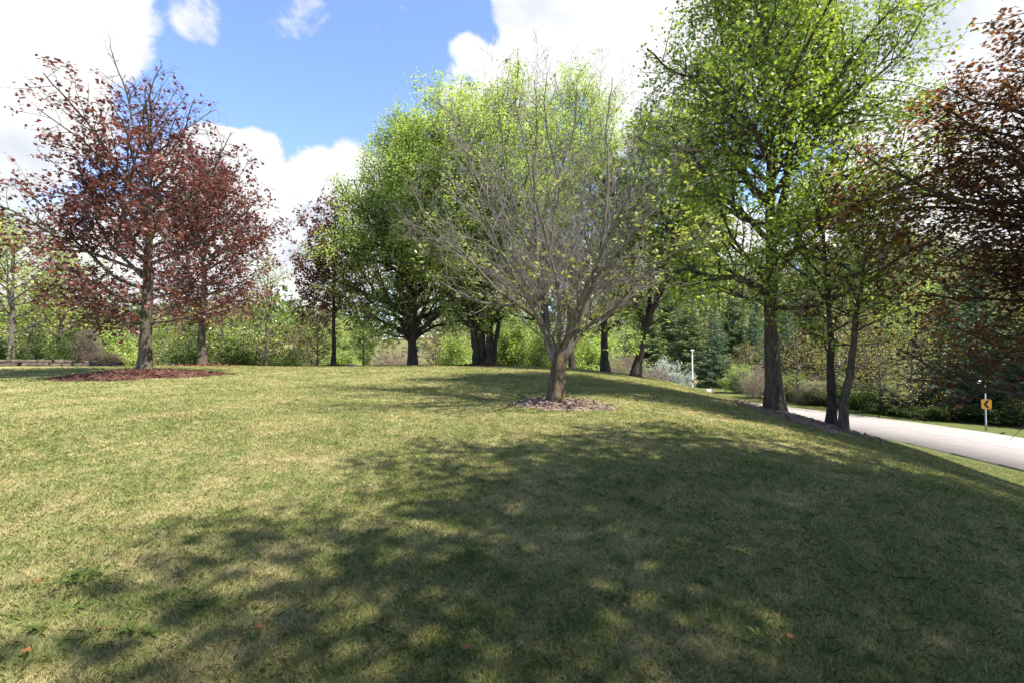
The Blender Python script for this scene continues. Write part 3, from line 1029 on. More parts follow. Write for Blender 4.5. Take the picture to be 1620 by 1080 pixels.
# ---- big green tree on the right
loc = at(1225, 15)
maple('green_oak', 'big green tree with a thick furrowed trunk on the edge of the slope', loc, 15.4, 3.2, .235,
      ((.2, 0, 9.2), (5.0, 4.8, 8.0)), 42, L_GREEN, .125, 61, bark=B_OAK, per=8, leafstep=.19, el=(14, 74), dens=(0, 2.0, 2.6, 0), flare=1.65, spread=.15, limb_r=.40,
      shape=LEAF_TUFT, droop=.05, flat=.4,
      thin=lambda x, y, z: .25 if math.sin(1.9 * x + .7 * z) * math.sin(1.6 * y + 1.3 * z) + .4 * math.sin(2.2 * z - x) > .45 else 1.0,
      explicit=[([(-.05, 0, 3.6), (-1.0, -.2, 4.0), (-2.0, -.3, 4.15), (-3.2, -.5, 4.3), (-4.2, -.7, 4.1)], .13, .02),
                ([(.15, 0, 6.2), (1.4, -.2, 7.0), (2.6, -.4, 7.4), (4.0, -.5, 8.0), (5.2, -.6, 8.7)], .09, .02),
                ([(.1, 0, 6.8), (1.3, -.4, 8.6), (2.6, -.6, 10.0), (4.2, -.8, 12.2)], .09, .02),
                ([(0, 0, 5.6), (1.6, 0, 6.2), (3.2, .2, 6.4), (4.6, .2, 6.6)], .08, .02),
                ([(.08, 0, 5.4), (.55, .1, 7.4), (.8, .2, 10.0), (1.2, .3, 13.5)], .16, .03),
                ([(-.1, 0, 6.4), (-1.0, .2, 8.0), (-1.4, .2, 11.0), (-1.6, .3, 13.5)], .13, .03)])

# ---- two slim trees beside it
loc = at(1312, 12.9)
maple('slim_tree', 'slim dark tree with green leaves, left one of the close pair by the road', loc, 6.6, 2.0, .115,
      ((.0, 0, 4.6), (2.1, 1.9, 2.5)), 22, L_GREEN, .11, 71, bark=B_DARK, per=5, leafstep=.12, el=(10, 65), dens=(0, 2.4, 3.0, 0), lean=(-.03, 0), shape=LEAF_TUFT, wob=.06)
loc = at(1333, 12.3)
rt = maple('slim_tree', 'slim tree leaning right with reddish leaves, right one of the close pair by the road', loc, 6.2, 2.3, .11,
           ((.9, .3, 4.2), (2.2, 1.9, 2.1)), 20, L_COPPER, .10, 72, bark=B_MAPLE, per=4, leafstep=.14, el=(5, 55), dens=(0, 2.2, 2.8, 0), lean=(.2, .03), wob=.05)

# ---- copper maple just outside the frame, hanging in from the right
loc = (10.2, 1.75, gz(10.2, 1.75))
maple('copper_maple', 'tall high crowned copper maple beside the camera, shading the near lawn', loc, 15.8, 6.6, .32,
      ((-.3, .2, 11.0), (6.9, 5.7, 4.7)), 64, L_COPPER, .125, 81, per=4, leafstep=.15, el=(-4, 70), dens=(0, 2.0, 2.6, 0), spread=.13, droop=.5, flat=.6, limb_r=.34,
      thin=lambda x, y, z: .06 if math.sin(1.5 * x + .6 * z) * math.sin(1.4 * y - .5 * z + 1) + .5 * math.sin(2.7 * x - 1.1 * y + .4 * z) > .36 else 1.0)
loc = (14.2, 8.9, gz(14.2, 8.9))
maple('copper_maple', 'copper leaved maple beyond the slope, its low boughs hanging in at the right edge', loc, 12.0, 3.2, .26,
      ((-.2, .1, 6.9), (6.3, 5.6, 5.9)), 78, L_COPPER, .09, 82, per=7, leafstep=.15, el=(-4, 74), dens=(0, 2.0, 2.5, 0), spread=.13, droop=.3, flat=.75, limb_r=.26,
      thin=lambda x, y, z: (.25 if math.sin(1.3 * x + .6 * z) * math.sin(1.5 * y - .9 * z) > .2 else 1.0) * min(1.0, max(.12, (z - 2.0) / 1.8)))

# ------------------------------------------------------------------ shrubs and woods behind
def proto_tree(name, h, env, first, r0, limbs, mat, size, seed, shape, per, step, bark=B_BG, el=(10, 70), dens=(0, 1.6, 2.0, 0), spread=.2, mul=1.5, **kw):
    return maple(name, '', (0, 0, 0), h, first, r0, env, limbs, mat, size, seed, bark=bark, shape=shape, per=per, leafstep=step, el=el, dens=dens, spread=spread, mul=mul, **kw)


def proto_shrub(name, h, w, mat, size, seed, per=4, step=.12, stems=16, shape=LEAF_OVAL, bark=B_BG, leafy=True, ang=(20, 75), rs=.03, dens=(0, 2.6, 3.2, 0)):
    root = thing(name, '', 'shrub', (0, 0, 0))
    P = params(max=3 if leafy else 3, dens=list(dens), leafstep=step, start=[.1, .1, .1, .1], len=[(1, 4), (.4, 1.6), (.2, .8), (.1, .4)], mul=1.5, rmin=.006)
    T = Tree(seed, P, ((0, 0, h * .42), (w, w, h * .6)))
    for i in range(stems):
        a = T.r.random() * 6.28
        e = R(T.r.uniform(*ang))
        d = (math.cos(a) * math.cos(e), math.sin(a) * math.cos(e), math.sin(e))
        p = (T.r.gauss(0, w * .12), T.r.gauss(0, w * .12), -.05)
        T.grow(p, d, T.reach(p, d, max(h, w) * 1.3), rs, 1)
    link('branches', tubes_mesh('branches', T.tubes, bark, (5, 5, 3, 3), seed), root)
    if leafy:
        link('foliage', leaves_mesh('foliage', T.leaf, mat, shape, size, per=per, spread=.12, droop=.0, seed=seed), root)
    return root


def proto_conifer(name, h, w, mat, seed, shape=LEAF_NEEDLE, whorls=26, droop=-.18, size=.42, per=5, gap=0.0, bark=B_BG, base=.25, power=.9):
    """spruce or pine: whorls of boughs shorter towards the top, hung with sprays"""
    root = thing(name, '', 'tree', (0, 0, 0))
    r = random.Random(seed)
    P = params(max=2, leafstep=.15, leaf0=.18, rmin=.008, seg=[.4, .35, .25], wander=[.02, .05, .1], up=[0, .012, 0])
    T = Tree(seed, P, None)
    T.env = ((0, 0, h / 2), (99, 99, 99))
    n = 14
    T.tubes.append(([(r.gauss(0, .02), r.gauss(0, .02), h * i / n - .1) for i in range(n + 1)], [max(.015, h * .017 * (1 - .95 * i / n)) for i in range(n + 1)], 0))
    anchors = []
    for k in range(whorls):
        t = (k + .3 * r.random()) / whorls
        z = base + (h - base - .25) * t
        L0 = w * (1 - t) ** power + .12
        m = r.randint(5, 8)
        a0 = r.random() * 6.28
        for i in range(m):
            if r.random() < gap:
                continue
            a = a0 + 6.283 * i / m + r.gauss(0, .15)
            L = L0 * r.uniform(.7, 1.12)
            e = droop + .5 * t + r.gauss(0, .06)
            d = (math.cos(a) * math.cos(e), math.sin(a) * math.cos(e), math.sin(e))
            pts = [(0, 0, z)]
            q = (0, 0, z)
            ns = max(2, int(L / .35))
            for j in range(ns):
                u = (j + 1) / ns
                d = unit((d[0], d[1], d[2] + .05))
                q = (q[0] + d[0] * L / ns, q[1] + d[1] * L / ns, q[2] + d[2] * L / ns)
                pts.append(q)
            T.tubes.append((pts, [max(.006, .03 * (L / 3) * (1 - .8 * j / ns)) for j in range(ns + 1)], 1))
            # side sprays in the plane of the bough
            cnt = max(3, int(L / .13))
            for j in range(cnt):
                u = .12 + .88 * j / cnt
                f = u * ns
                jj = min(ns - 1, int(f)); ff = f - jj
                p = tuple(pts[jj][c] + (pts[jj + 1][c] - pts[jj][c]) * ff for c in range(3))
                sgn = 1 if j % 2 else -1
                sl_ = .28 * L * (1.15 - u) + .1
                aa = a + sgn * r.uniform(.7, 1.1)
                for s_ in range(max(1, int(sl_ / .22))):
                    w_ = (s_ + r.random() * .6) * .22
                    anchors.append(((p[0] + math.cos(aa) * w_, p[1] + math.sin(aa) * w_, p[2] - .1 * w_ + r.gauss(0, .03)), (math.cos(aa), math.sin(aa), -.15)))
    link('trunk', tubes_mesh('trunk', T.tubes, bark, (8, 4, 3), seed), root)
    link('foliage', leaves_mesh('foliage', anchors, mat, shape, size, per=per, spread=.05, droop=.25, flat=.3, along=.8, seed=seed), root)
    return root


LEAF_SPRAY = np.array([(0, .02, 0), (.25, .13, .02), (.3, .04, .0), (.6, .12, -.02), (.62, .03, 0), (1, 0, -.08), (.65, -.04, 0), (.55, -.13, -.02), (.3, -.04, 0), (.2, -.12, .02)])
PR = {
    'lime': proto_tree('lime_tree', 9.0, ((0, 0, 5.4), (3.6, 3.6, 4.2)), 1.4, .16, 26, L_LIME, .17, 101, LEAF_OVAL, 10, .22),
    'wood': proto_tree('woods_tree', 9.0, ((0, 0, 5.2), (3.0, 3.0, 4.4)), 1.0, .14, 26, L_SPRING, .17, 102, LEAF_OVAL, 10, .2),
    'mid': proto_tree('woods_tree', 8.0, ((0, 0, 4.6), (2.9, 2.9, 3.9)), .8, .13, 26, L_GREEN, .17, 103, LEAF_OVAL, 9, .2),
    'bud': proto_tree('budding_tree', 7.0, ((0, 0, 4.0), (3.1, 3.1, 3.5)), .7, .12, 28, L_BUD, .13, 104, LEAF_OVAL, 2, .2, dens=(0, 2.2, 3.0, 0)),
    'shrub': proto_shrub('shrub', 3.4, 2.0, L_SPRING, .14, 105, per=9),
    'dark': proto_shrub('shrub', 3.0, 1.8, L_DARKSHRUB, .13, 106, per=10),
    'brush': proto_shrub('brush', 3.2, 2.3, None, .1, 107, leafy=False, bark=bark_mat('tan_brush_bark', (.16, .12, .095), (.36, .29, .23), None, 5, .2), stems=34, rs=.022, dens=(0, 3.4, 4.4, 0)),
    'spruce': proto_conifer('spruce', 10.0, 2.9, L_SPRUCE, 108, shape=LEAF_SPRAY, whorls=30, size=.34, per=4),
    'pine': proto_conifer('pine', 13.0, 3.2, L_PINE, 109, shape=LEAF_SPRAY, whorls=24, droop=.1, size=.5, per=4, gap=.18, power=.6),
    'silver': proto_shrub('silver_shrub', 3.0, 2.4, L_SILVER, .2, 110, per=4, stems=18, ang=(10, 70)),
    'dead': proto_shrub('dead_evergreen', 3.3, .85, L_BROWN, .12, 111, per=6, step=.07, stems=30, ang=(62, 89), rs=.02, shape=LEAF_NEEDLE, dens=(0, 3.2, 3.6, 0)),
}
USED = set()
# kind, bearing, distance, width scale, height scale, label, group
BG = [
    # left edge to the green maple
    ('wood', -60, 41, 1.5, 1.75, 'tall pale green tree at the left edge behind the purple maple', None),
    ('lime', 18, 35, 1.35, 1.15, 'yellow green tree on a pale trunk behind the low stone wall', None),
    ('lime', 95, 42, 1.35, 1.25, 'yellow green tree behind the dead brown evergreen', None),
    ('wood', 60, 50, 1.3, 1.35, 'pale green tree rising behind the yellow green trees on the left', None),
    ('dark', 72, 33.5, .95, .95, 'dark rounded evergreen bush right behind the low stone wall', None),
    ('dark', 12, 37, 1.0, .95, 'dark bush in the shade at the left edge behind the stone wall', None),
    ('dark', 112, 38, 1.0, 1.15, 'dark leafy bush between the evergreen bush and the dead brown evergreen', None),
    ('dead', 140, 36, 1.15, 1.02, 'dead brown columnar evergreen at the end of the stone wall', None),
    ('dead', 163, 35, 1.5, .42, 'low dead brown bush at the foot of the columnar evergreen', None),
    ('shrub', 190, 41, 1.2, 1.25, 'bright green bush just left of the mulched purple maple trunk', None),
    ('bud', 215, 55, 1.3, .95, 'light green tree seen behind the mulched purple maple trunk', None),
    ('mid', 258, 44, .9, .6, 'bright green bush just right of the mulched purple maple trunk', None),
    ('dark', 297, 37, 1.1, 1.15, 'dark green bush beside the grey trunk of the second purple maple', None),
    ('bud', 285, 52, 1.1, 1.0, 'yellowish budding tree between the two purple maple trunks', None),
    ('mid', 352, 44, 1.1, .85, 'leafy green tree right of the second purple maple trunk', None),
    ('dark', 375, 38, 1.3, 1.0, 'dark leafy bush low in front of the leafy green tree', None),
    ('mid', 421, 36, .85, 1.05, 'green tree with a dark trunk and orange tinged crown between the purple maples', None),
    ('bud', 395, 60, 1.5, 1.2, 'pale tree far behind the bush row left of the slender purple maple', None),
    ('dark', 445, 40, 1.1, .85, 'dark bush left of the slender purple maple', None),
    ('bud', 470, 46, .9, .75, 'light green bush behind the slender purple maple, left side', None),
    ('bud', 503, 36, .62, .62, 'small yellowish tree just left of the slender purple maple trunk', None),
    ('wood', 540, 62, 1.4, .9, 'light green tree far behind the slender purple maple', None),
    ('shrub', 545, 45, 1.0, .9, 'green bush right of the slender purple maple trunk', None),
    ('mid', 575, 35.5, .5, .5, 'small bushy tree halfway between purple maple and spreading green maple', None),
    ('brush', 632, 44, 1.3, 1.0, 'bare tan brush behind the trunk of the spreading green maple', None),
    ('bud', 690, 47, 1.0, .8, 'thin yellowish tree right of the spreading green maple trunk', None),
    ('shrub', 718, 43, 1.2, 1.2, 'light green bush left of the dark multi stem tree', None),
    ('bud', 745, 58, 1.3, .9, 'light green tree behind the dark multi stem tree', None),
    ('shrub', 808, 40, 1.3, 1.5, 'bright green bush right of the dark multi stem tree', None),
    ('wood', 835, 50, 1.3, .95, 'bright green tree behind the left limb of the bare tree', None),
    ('shrub', 858, 38, .9, .9, 'low light bush beside the bare tree trunk, left side', None),
    ('shrub', 935, 42, 1.3, 1.3, 'light green bush between bare tree trunk and ragged dark trunk', None),
    ('wood', 985, 62, 1.4, .85, 'light green tree behind the ragged dark trunk', None),
    ('mid', 900, 66, 1.5, 1.2, 'mid green tree far behind the bare tree', None),
    # right of the leaning tree
    ('brush', 985, 40, 1.0, .95, 'bare pinkish brush left of the leaning tree trunk', None),
    ('brush', 1030, 45, 1.15, 1.15, 'bare tan brush right of the leaning tree trunk, in front of the silver shrub', None),
    ('silver', 1052, 62, 1.15, 1.35, 'silvery white shrub in bloom behind the bare brush', None),
    ('silver', 1078, 58, .8, .9, 'lower silvery shrub beside the white lamp post', None),
    ('pine', 1022, 88, 1.7, 1.05, 'soft green pine behind the leaning tree trunk', None),
    ('pine', 1062, 92, 1.7, 1.22, 'tallest soft green pine, left of the white lamp post', None),
    ('pine', 1092, 80, 1.45, .95, 'soft green pine straight behind the white lamp post', None),
    ('spruce', 1130, 66, 1.15, 1.12, 'dense blue green spruce right of the white lamp post', None),
    ('pine', 1160, 84, 1.6, 1.1, 'soft green pine between the spruce and the big green tree', None),
    ('spruce', 1195, 74, 1.2, 1.2, 'spruce just left of the thick furrowed trunk', None),
    ('shrub', 1168, 56, 1.0, 1.0, 'light green bush at the right foot of the spruce', None),
    ('brush', 1192, 50, 1.1, 1.1, 'tan brush just left of the thick furrowed trunk', None),
    ('bud', 1180, 62, 1.1, .8, 'brownish budding tree left of the thick furrowed trunk', None),
    ('bud', 1262, 45, 1.1, .95, 'yellowish budding tree right of the thick furrowed trunk', None),
    ('pine', 1290, 78, 1.7, 1.1, 'pine showing between the thick trunk and the slim pair', None),
    ('brush', 1285, 44, 1.0, .8, 'tan brush by the road left of the slim pair', None),
    ('bud', 1322, 52, 1.2, 1.2, 'yellowish budding tree straight behind the slim pair', None),
    ('dark', 1352, 40.5, 1.2, .8, 'dark low bush by the road behind the slim pair', None),
    ('bud', 1392, 38.5, 1.15, 1.15, 'golden budding tree right of the slim pair', None),
    ('spruce', 1370, 66, 1.3, 1.25, 'tall spruce standing behind the golden budding trees', None),
    ('bud', 1440, 35.0, 1.0, .95, 'golden budding tree with boughs low over the road, left of the dark spruce', None),
    ('dark', 1420, 36.5, 1.3, .7, 'dark bush under the golden budding trees', None),
    ('spruce', 1502, 35.5, 1.15, 1.0, 'dark blue spruce left of the arrow sign', None),
    ('spruce', 1545, 39, 1.3, 1.2, 'taller dark spruce behind the arrow sign', None),
    ('pine', 1600, 33.5, .95, .6, 'soft green pine right of the arrow sign', None),
    ('bud', 1592, 42, 1.2, 1.35, 'golden tree above the pine right of the arrow sign', None),
    ('spruce', 1668, 31, 1.2, 1.0, 'spruce at the right edge beyond the road', None),
    ('bud', 1660, 38, 1.2, 1.5, 'orange tinted tree at the right edge beyond the road', None),
    ('mid', 1480, 58, 1.4, 1.5, 'green tree rising behind the dark blue spruce', None),
    ('mid', 1420, 62, 1.4, 1.5, 'green tree behind the golden budding trees', None),
    ('dark', 1465, 34.2, 1.2, .55, 'low dark bush at the foot of the dark blue spruce by the road', None),
    ('dark', 1530, 33.6, 1.3, .5, 'low dark bush behind the post of the arrow sign', None),
    ('dark', 1575, 32.0, 1.2, .5, 'low dark bush right of the arrow sign post', None),
    ('shrub', 1625, 30.6, 1.0, .55, 'green bush beyond the road at the right edge', None),
    ('dark', 1300, 43.5, 1.4, .8, 'dark bush beyond the road between thick trunk and slim pair', None),
    ('shrub', 1245, 48, 1.3, .8, 'green bush beyond the road hard by the right of the thick trunk', None),
    ('wood', 1455, 47, 1.3, 1.3, 'light green tree rising between golden trees and dark spruces', None),
    ('bud', 1340, 46, 1.3, 1.3, 'large golden tree seen between and above the slim pair', None),
    ('spruce', 1245, 86, 1.4, 1.25, 'far spruce in the gap right of the thick furrowed trunk', None),
]
CATS = {'shrub': 'shrub', 'dark': 'shrub', 'brush': 'shrub', 'silver': 'shrub', 'dead': 'shrub'}
for kind, px, Y, sw, sh, label, grp in BG:
    x, y, z = at(px, Y)
    p = PR[kind]
    rz = rnd.random() * 6.28
    if kind not in USED:
        USED.add(kind)
        p.location = (x, y, z); p.rotation_euler = (0, 0, rz); p.scale = (sw, sw, sh)
        p['label'] = label
    else:
        copy_thing(p, (x, y, z), rz, (sw, sw, sh), label, grp)


def far_wood():
    """the wooded hillside as one mass of crowns"""
    rg = np.random.default_rng(77)
    C = []
    while len(C) < 3000:
        if len(C) < 1900:
            y = 72 + 190 * rg.random() ** 1.8; x = rg.uniform(-1.35, 1.5) * y
        else:
            y = rg.uniform(105, 265); x = rg.uniform(35, 300)
        if x > -6 and y < 96:
            continue
        if float(road_dist(np.array([x]), np.array([y]))[0]) < 9:
            continue
        # an open tan field on the slope behind the spreading maple
        if -.30 < x / y < -.15 and y < 170 and rg.random() < .95:
            continue
        C.append((x, y))
    C = np.array(C)
    z = ground(C[:, 0], C[:, 1])
    V, F, tint = [], [], []
    per = 90
    n = len(C)
    h = rg.uniform(8, 15, n); w = rg.uniform(2.6, 4.6, n)
    con = rg.random(n) < .3
    u = rg.normal(0, 1, (n, per, 3)); u /= np.linalg.norm(u, axis=2, keepdims=True)
    u *= rg.uniform(.55, 1.05, (n, per, 1))
    P = np.stack([C[:, 0:1] + u[..., 0] * w[:, None], C[:, 1:2] + u[..., 1] * w[:, None], z[:, None] + h[:, None] * (.52 + .5 * u[..., 2])], -1)
    k = np.where(con[:, None], np.clip(1.15 - (u[..., 2] * .5 + .5), .1, 1), 1.0)
    P[..., 0] = C[:, 0:1] + (P[..., 0] - C[:, 0:1]) * k
    P[..., 1] = C[:, 1:2] + (P[..., 1] - C[:, 1:2]) * k
    base = np.where(con, .08, rg.uniform(.15, 1.0, n))
    t = np.clip(base[:, None] + rg.normal(0, .08, (n, per)), 0, 1).ravel()
    P = P.reshape(-1, 3)
    m = len(P)
    A = rg.normal(0, 1, (m, 3)); A /= np.linalg.norm(A, axis=1, keepdims=True)
    Nn = rg.normal(0, 1, (m, 3)) * .5 + np.array([0, 0, .8])
    S = np.cross(Nn, A); S /= np.linalg.norm(S, axis=1, keepdims=True)
    sz = rg.uniform(.5, 1.3, m)[:, None, None]
    sh = LEAF_TUFT
    Vv = P[:, None] + sz * (sh[None, :, 0:1] * A[:, None] + sh[None, :, 1:2] * S[:, None])
    mat = leaf_mat('far_leaf', [(0, (.035, .06, .03)), (.25, (.06, .09, .038)), (.5, (.13, .165, .05)), (.8, (.21, .225, .075)), (1, (.28, .22, .105))], .25, .02)
    me = build_mesh('hillside_wood', Vv.reshape(-1, 3), [np.arange(m * len(sh)).reshape(m, len(sh))], mat, False, {'tint': t})
    o = link('hillside_wood', me)
    set_props(o, 'far wooded hillside in spring colours beyond the road and lawn', 'wood', kind='stuff')


far_wood()

# ------------------------------------------------------------------ mulch beds
def bed_mat(name, a, b, c):
    m, nt, N, L = new_mat(name)
    geo = N('ShaderNodeNewGeometry')
    f = noise_fac(nt, 9, 6, .7, .3, .7, geo.outputs['Position'])
    f2 = noise_fac(nt, 1.4, 4, .6, .35, .65, geo.outputs['Position'])
    at_ = N('ShaderNodeAttribute'); at_.attribute_name = 'tint'
    col = mixcol(nt, f, a, b)
    col = mixcol(nt, f2, col, mixcol(nt, f, b, c))
    k = N('ShaderNodeMapRange')
    k.inputs['To Min'].default_value = .6; k.inputs['To Max'].default_value = 1.4
    L(at_.outputs['Fac'], k.inputs['Value'])
    vm = N('ShaderNodeVectorMath'); vm.operation = 'SCALE'
    L(col, vm.inputs[0]); L(k.outputs[0], vm.inputs['Scale'])
    p = N('ShaderNodeBsdfPrincipled')
    L(vm.outputs[0], p.inputs['Base Color'])
    p.inputs['Roughness'].default_value = .95
    p.inputs['Specular IOR Level'].default_value = .15
    b_ = N('ShaderNodeBump'); b_.inputs['Strength'].default_value = .9; b_.inputs['Distance'].default_value = .05
    L(f, b_.inputs['Height']); L(b_.outputs[0], p.inputs['Normal'])
    o = N('ShaderNodeOutputMaterial')
    L(p.outputs[0], o.inputs['Surface'])
    return m


BEDS = []


def mulch_bed(label, cx, cy, rx, ry, mound, mat, chips, seed, rot=0.0, chip=.07):
    rg = np.random.default_rng(seed)
    BEDS.append((cx, cy, rx, ry, rot))
    na, nr = 72, 16
    th = np.arange(na) / na * 2 * np.pi
    edge = 1 + .10 * np.sin(3 * th + seed) + .08 * np.sin(5 * th + 2 * seed) + .06 * np.sin(9 * th) + rg.normal(0, .03, na)

    def pt(a, r_):
        lx, ly = rx * np.cos(a) * r_, ry * np.sin(a) * r_
        return cx + lx * math.cos(rot) - ly * math.sin(rot), cy + lx * math.sin(rot) + ly * math.cos(rot)
    V = []
    for j in range(nr + 1):
        r_ = (j / nr) * edge
        x, y = pt(th, r_)
        q = j / nr
        zz = ground(x, y) + .02 + mound * (1 - q * q) ** 1.5 + (rg.normal(0, .012, na) if j < nr else -.05)
        V.append(np.stack([x, y, zz], 1))
    V = np.concatenate(V)
    id_ = np.arange((nr + 1) * na).reshape(nr + 1, na)
    F = np.stack([id_[:-1], np.roll(id_[:-1], -1, 1), np.roll(id_[1:], -1, 1), id_[1:]], -1).reshape(-1, 4)
    tint = np.full(len(F), .5)
    # loose chips lying on the bed and just over its edge
    a = rg.uniform(0, 2 * np.pi, chips); r_ = np.sqrt(rg.random(chips)) * 1.1
    e = np.interp(a, th, edge)
    x, y = pt(a, r_ * e)
    q = np.clip(r_, 0, 1)
    zz = ground(x, y) + .035 + mound * (1 - q * q) ** 1.5 + rg.uniform(0, .02, chips)
    A = rg.normal(0, 1, (chips, 3)) * np.array([1, 1, .3]); A /= np.linalg.norm(A, axis=1, keepdims=True)
    S = np.cross(rg.normal(0, .4, (chips, 3)) + np.array([0, 0, 1]), A); S /= np.linalg.norm(S, axis=1, keepdims=True)
    c0 = np.stack([x, y, zz], 1)
    l = rg.uniform(.5, 1.4, (chips, 1)) * chip; w = l * rg.uniform(.2, .5, (chips, 1))
    Vc = np.stack([c0 - A * l - S * w, c0 + A * l - S * w, c0 + A * l + S * w, c0 - A * l + S * w], 1).reshape(-1, 3)
    Fc = np.arange(chips * 4).reshape(-1, 4) + len(V)
    me = build_mesh('mulch_bed', np.concatenate([V, Vc]), [np.concatenate([F, Fc])], mat, False, {'tint': np.concatenate([tint, rg.random(chips)])})
    o = link('mulch_bed', me)
    set_props(o, label, 'mulch bed', kind='structure')


M_RED = bed_mat('red_mulch', (0.070, 0.029, 0.020), (0.148, 0.066, 0.047), (0.211, 0.117, 0.086))
M_PALE = bed_mat('pale_mulch', (0.203, 0.140, 0.101), (0.312, 0.226, 0.172), (0.390, 0.296, 0.226))
tx, ty, _ = at(230, 20)
mulch_bed('red brown mulch bed round the tall purple maple on the left', tx + .15, ty - .5, 2.9, 2.1, .22, M_RED, 3200, 1, chip=.045)
tx, ty, _ = at(878, 12)
mulch_bed('pale bare soil bed round the foot of the bare tree', tx + .15, ty - .1, 1.2, 1.15, .04, M_PALE, 700, 2, chip=.04)
tx, ty, _ = at(1225, 15)
mulch_bed('brown mulch strip under the thick furrowed trunk and the slim pair', tx + .1, ty - .6, 1.2, 3.3, .03, M_PALE, 1200, 3, rot=-.12, chip=.05)
tx, ty, _ = at(322, 29)
mulch_bed('brown mulch bed round the second purple maple', tx, ty, 1.9, 1.6, .08, M_RED, 500, 4)
tx, ty, _ = at(768, 29.5)
mulch_bed('dark mulch bed round the multi stem tree', tx, ty, 1.6, 1.4, .12, M_RED, 400, 5)
tx, ty, _ = at(528, 31)
mulch_bed('small mulch bed round the slender purple maple', tx, ty, 1.0, .9, .06, M_RED, 300, 6)

# ------------------------------------------------------------------ grass
def grass(N=1250000):
    rg = np.random.default_rng(9)
    r_ = np.exp(rg.uniform(math.log(1.5), math.log(36), N))
    th = rg.uniform(R(-58), R(58), N)
    x = r_ * np.sin(th); y = r_ * np.cos(th)
    # the mown lawn grows in tufts
    M = N // 10
    cr = np.exp(rg.uniform(math.log(1.5), math.log(36), M)); ct = rg.uniform(R(-58), R(58), M)
    j = rg.integers(0, M, N)
    k = rg.random(N) < .4
    sp = .022 * np.maximum(1, cr[j] / 4)
    x = np.where(k, cr[j] * np.sin(ct[j]) + rg.normal(0, 1, N) * sp, x)
    y = np.where(k, cr[j] * np.cos(ct[j]) + rg.normal(0, 1, N) * sp, y)
    r_ = np.hypot(x, y)
    ok = (x < 19.8) & (road_dist(x, y) > ROAD_HW + .15)
    for cx, cy, rx, ry, rot in BEDS:
        dx, dy = x - cx, y - cy
        lx = dx * math.cos(rot) + dy * math.sin(rot); ly = -dx * math.sin(rot) + dy * math.cos(rot)
        q = (lx / rx) ** 2 + (ly / ry) ** 2
        ok &= (q > .95) | (rg.random(N) < .03)
    x, y, r_ = x[ok], y[ok], r_[ok]
    n = len(x)
    patch = np.sin(x * 1.3 + 2 * np.sin(y * .7)) * np.sin(y * 1.1 + 1.5 * np.sin(x * .9))
    h = rg.uniform(.014, .034, n) * (1 + .2 * patch) * (1 + .012 * r_) * np.where(rg.random(n) < .03, 1.3, 1)
    w = .0014 * np.maximum(1, r_ / 3.4) * rg.uniform(.6, 1.4, n)
    a = rg.uniform(0, 2 * np.pi, n)
    lean = np.abs(rg.normal(0, 1.0, n)) + .25
    z = ground(x, y)
    dx, dy = np.cos(a), np.sin(a)
    bx, by = -dy * w, dx * w
    b = rg.uniform(0, 2 * np.pi, n)                 # width turned independently so blades are not all edge on
    bx, by = np.cos(b) * w, np.sin(b) * w
    mh, mo = h * .6, h * lean * .35
    V = np.stack([np.stack([x - bx, y - by, z - .006], 1), np.stack([x + bx, y + by, z - .006], 1),
                  np.stack([x + bx * .7 + dx * mo, y + by * .7 + dy * mo, z + mh], 1),
                  np.stack([x + dx * h * lean, y + dy * h * lean, z + h], 1),
                  np.stack([x - bx * .7 + dx * mo, y - by * .7 + dy * mo, z + mh], 1)], 1)
    F = np.arange(n * 5).reshape(n, 5)
    tint = np.clip(rg.normal(.45, .28, n) - .05 * patch, 0, 1)
    me = build_mesh('grass', V.reshape(-1, 3), [F], MAT_BLADE, False, {'tint': tint})
    o = link('grass', me)
    set_props(o, 'mown lawn grass with dry straw coloured patches', 'grass', kind='stuff')


grass()

# ------------------------------------------------------------------ small plants and fallen leaves on the lawn
M_WEED = leaf_mat('weed_leaf', [(0, (.06, .095, .022)), (1, (.11, .155, .035))], .3, .015)
M_FALL = leaf_mat('fallen_leaf', [(0, (.26, .08, .03)), (1, (.40, .19, .075))], .2, .04)


def ray_ground(px, py):
    """where the lawn lies along a bearing"""
    d = pixdir(px, py)
    t = .5
    while t < 60:
        if EYE + d.z * t < gz(d.x * t, d.y * t):
            break
        t += .01 + t * .002
    return d.x * t, d.y * t, gz(d.x * t, d.y * t)


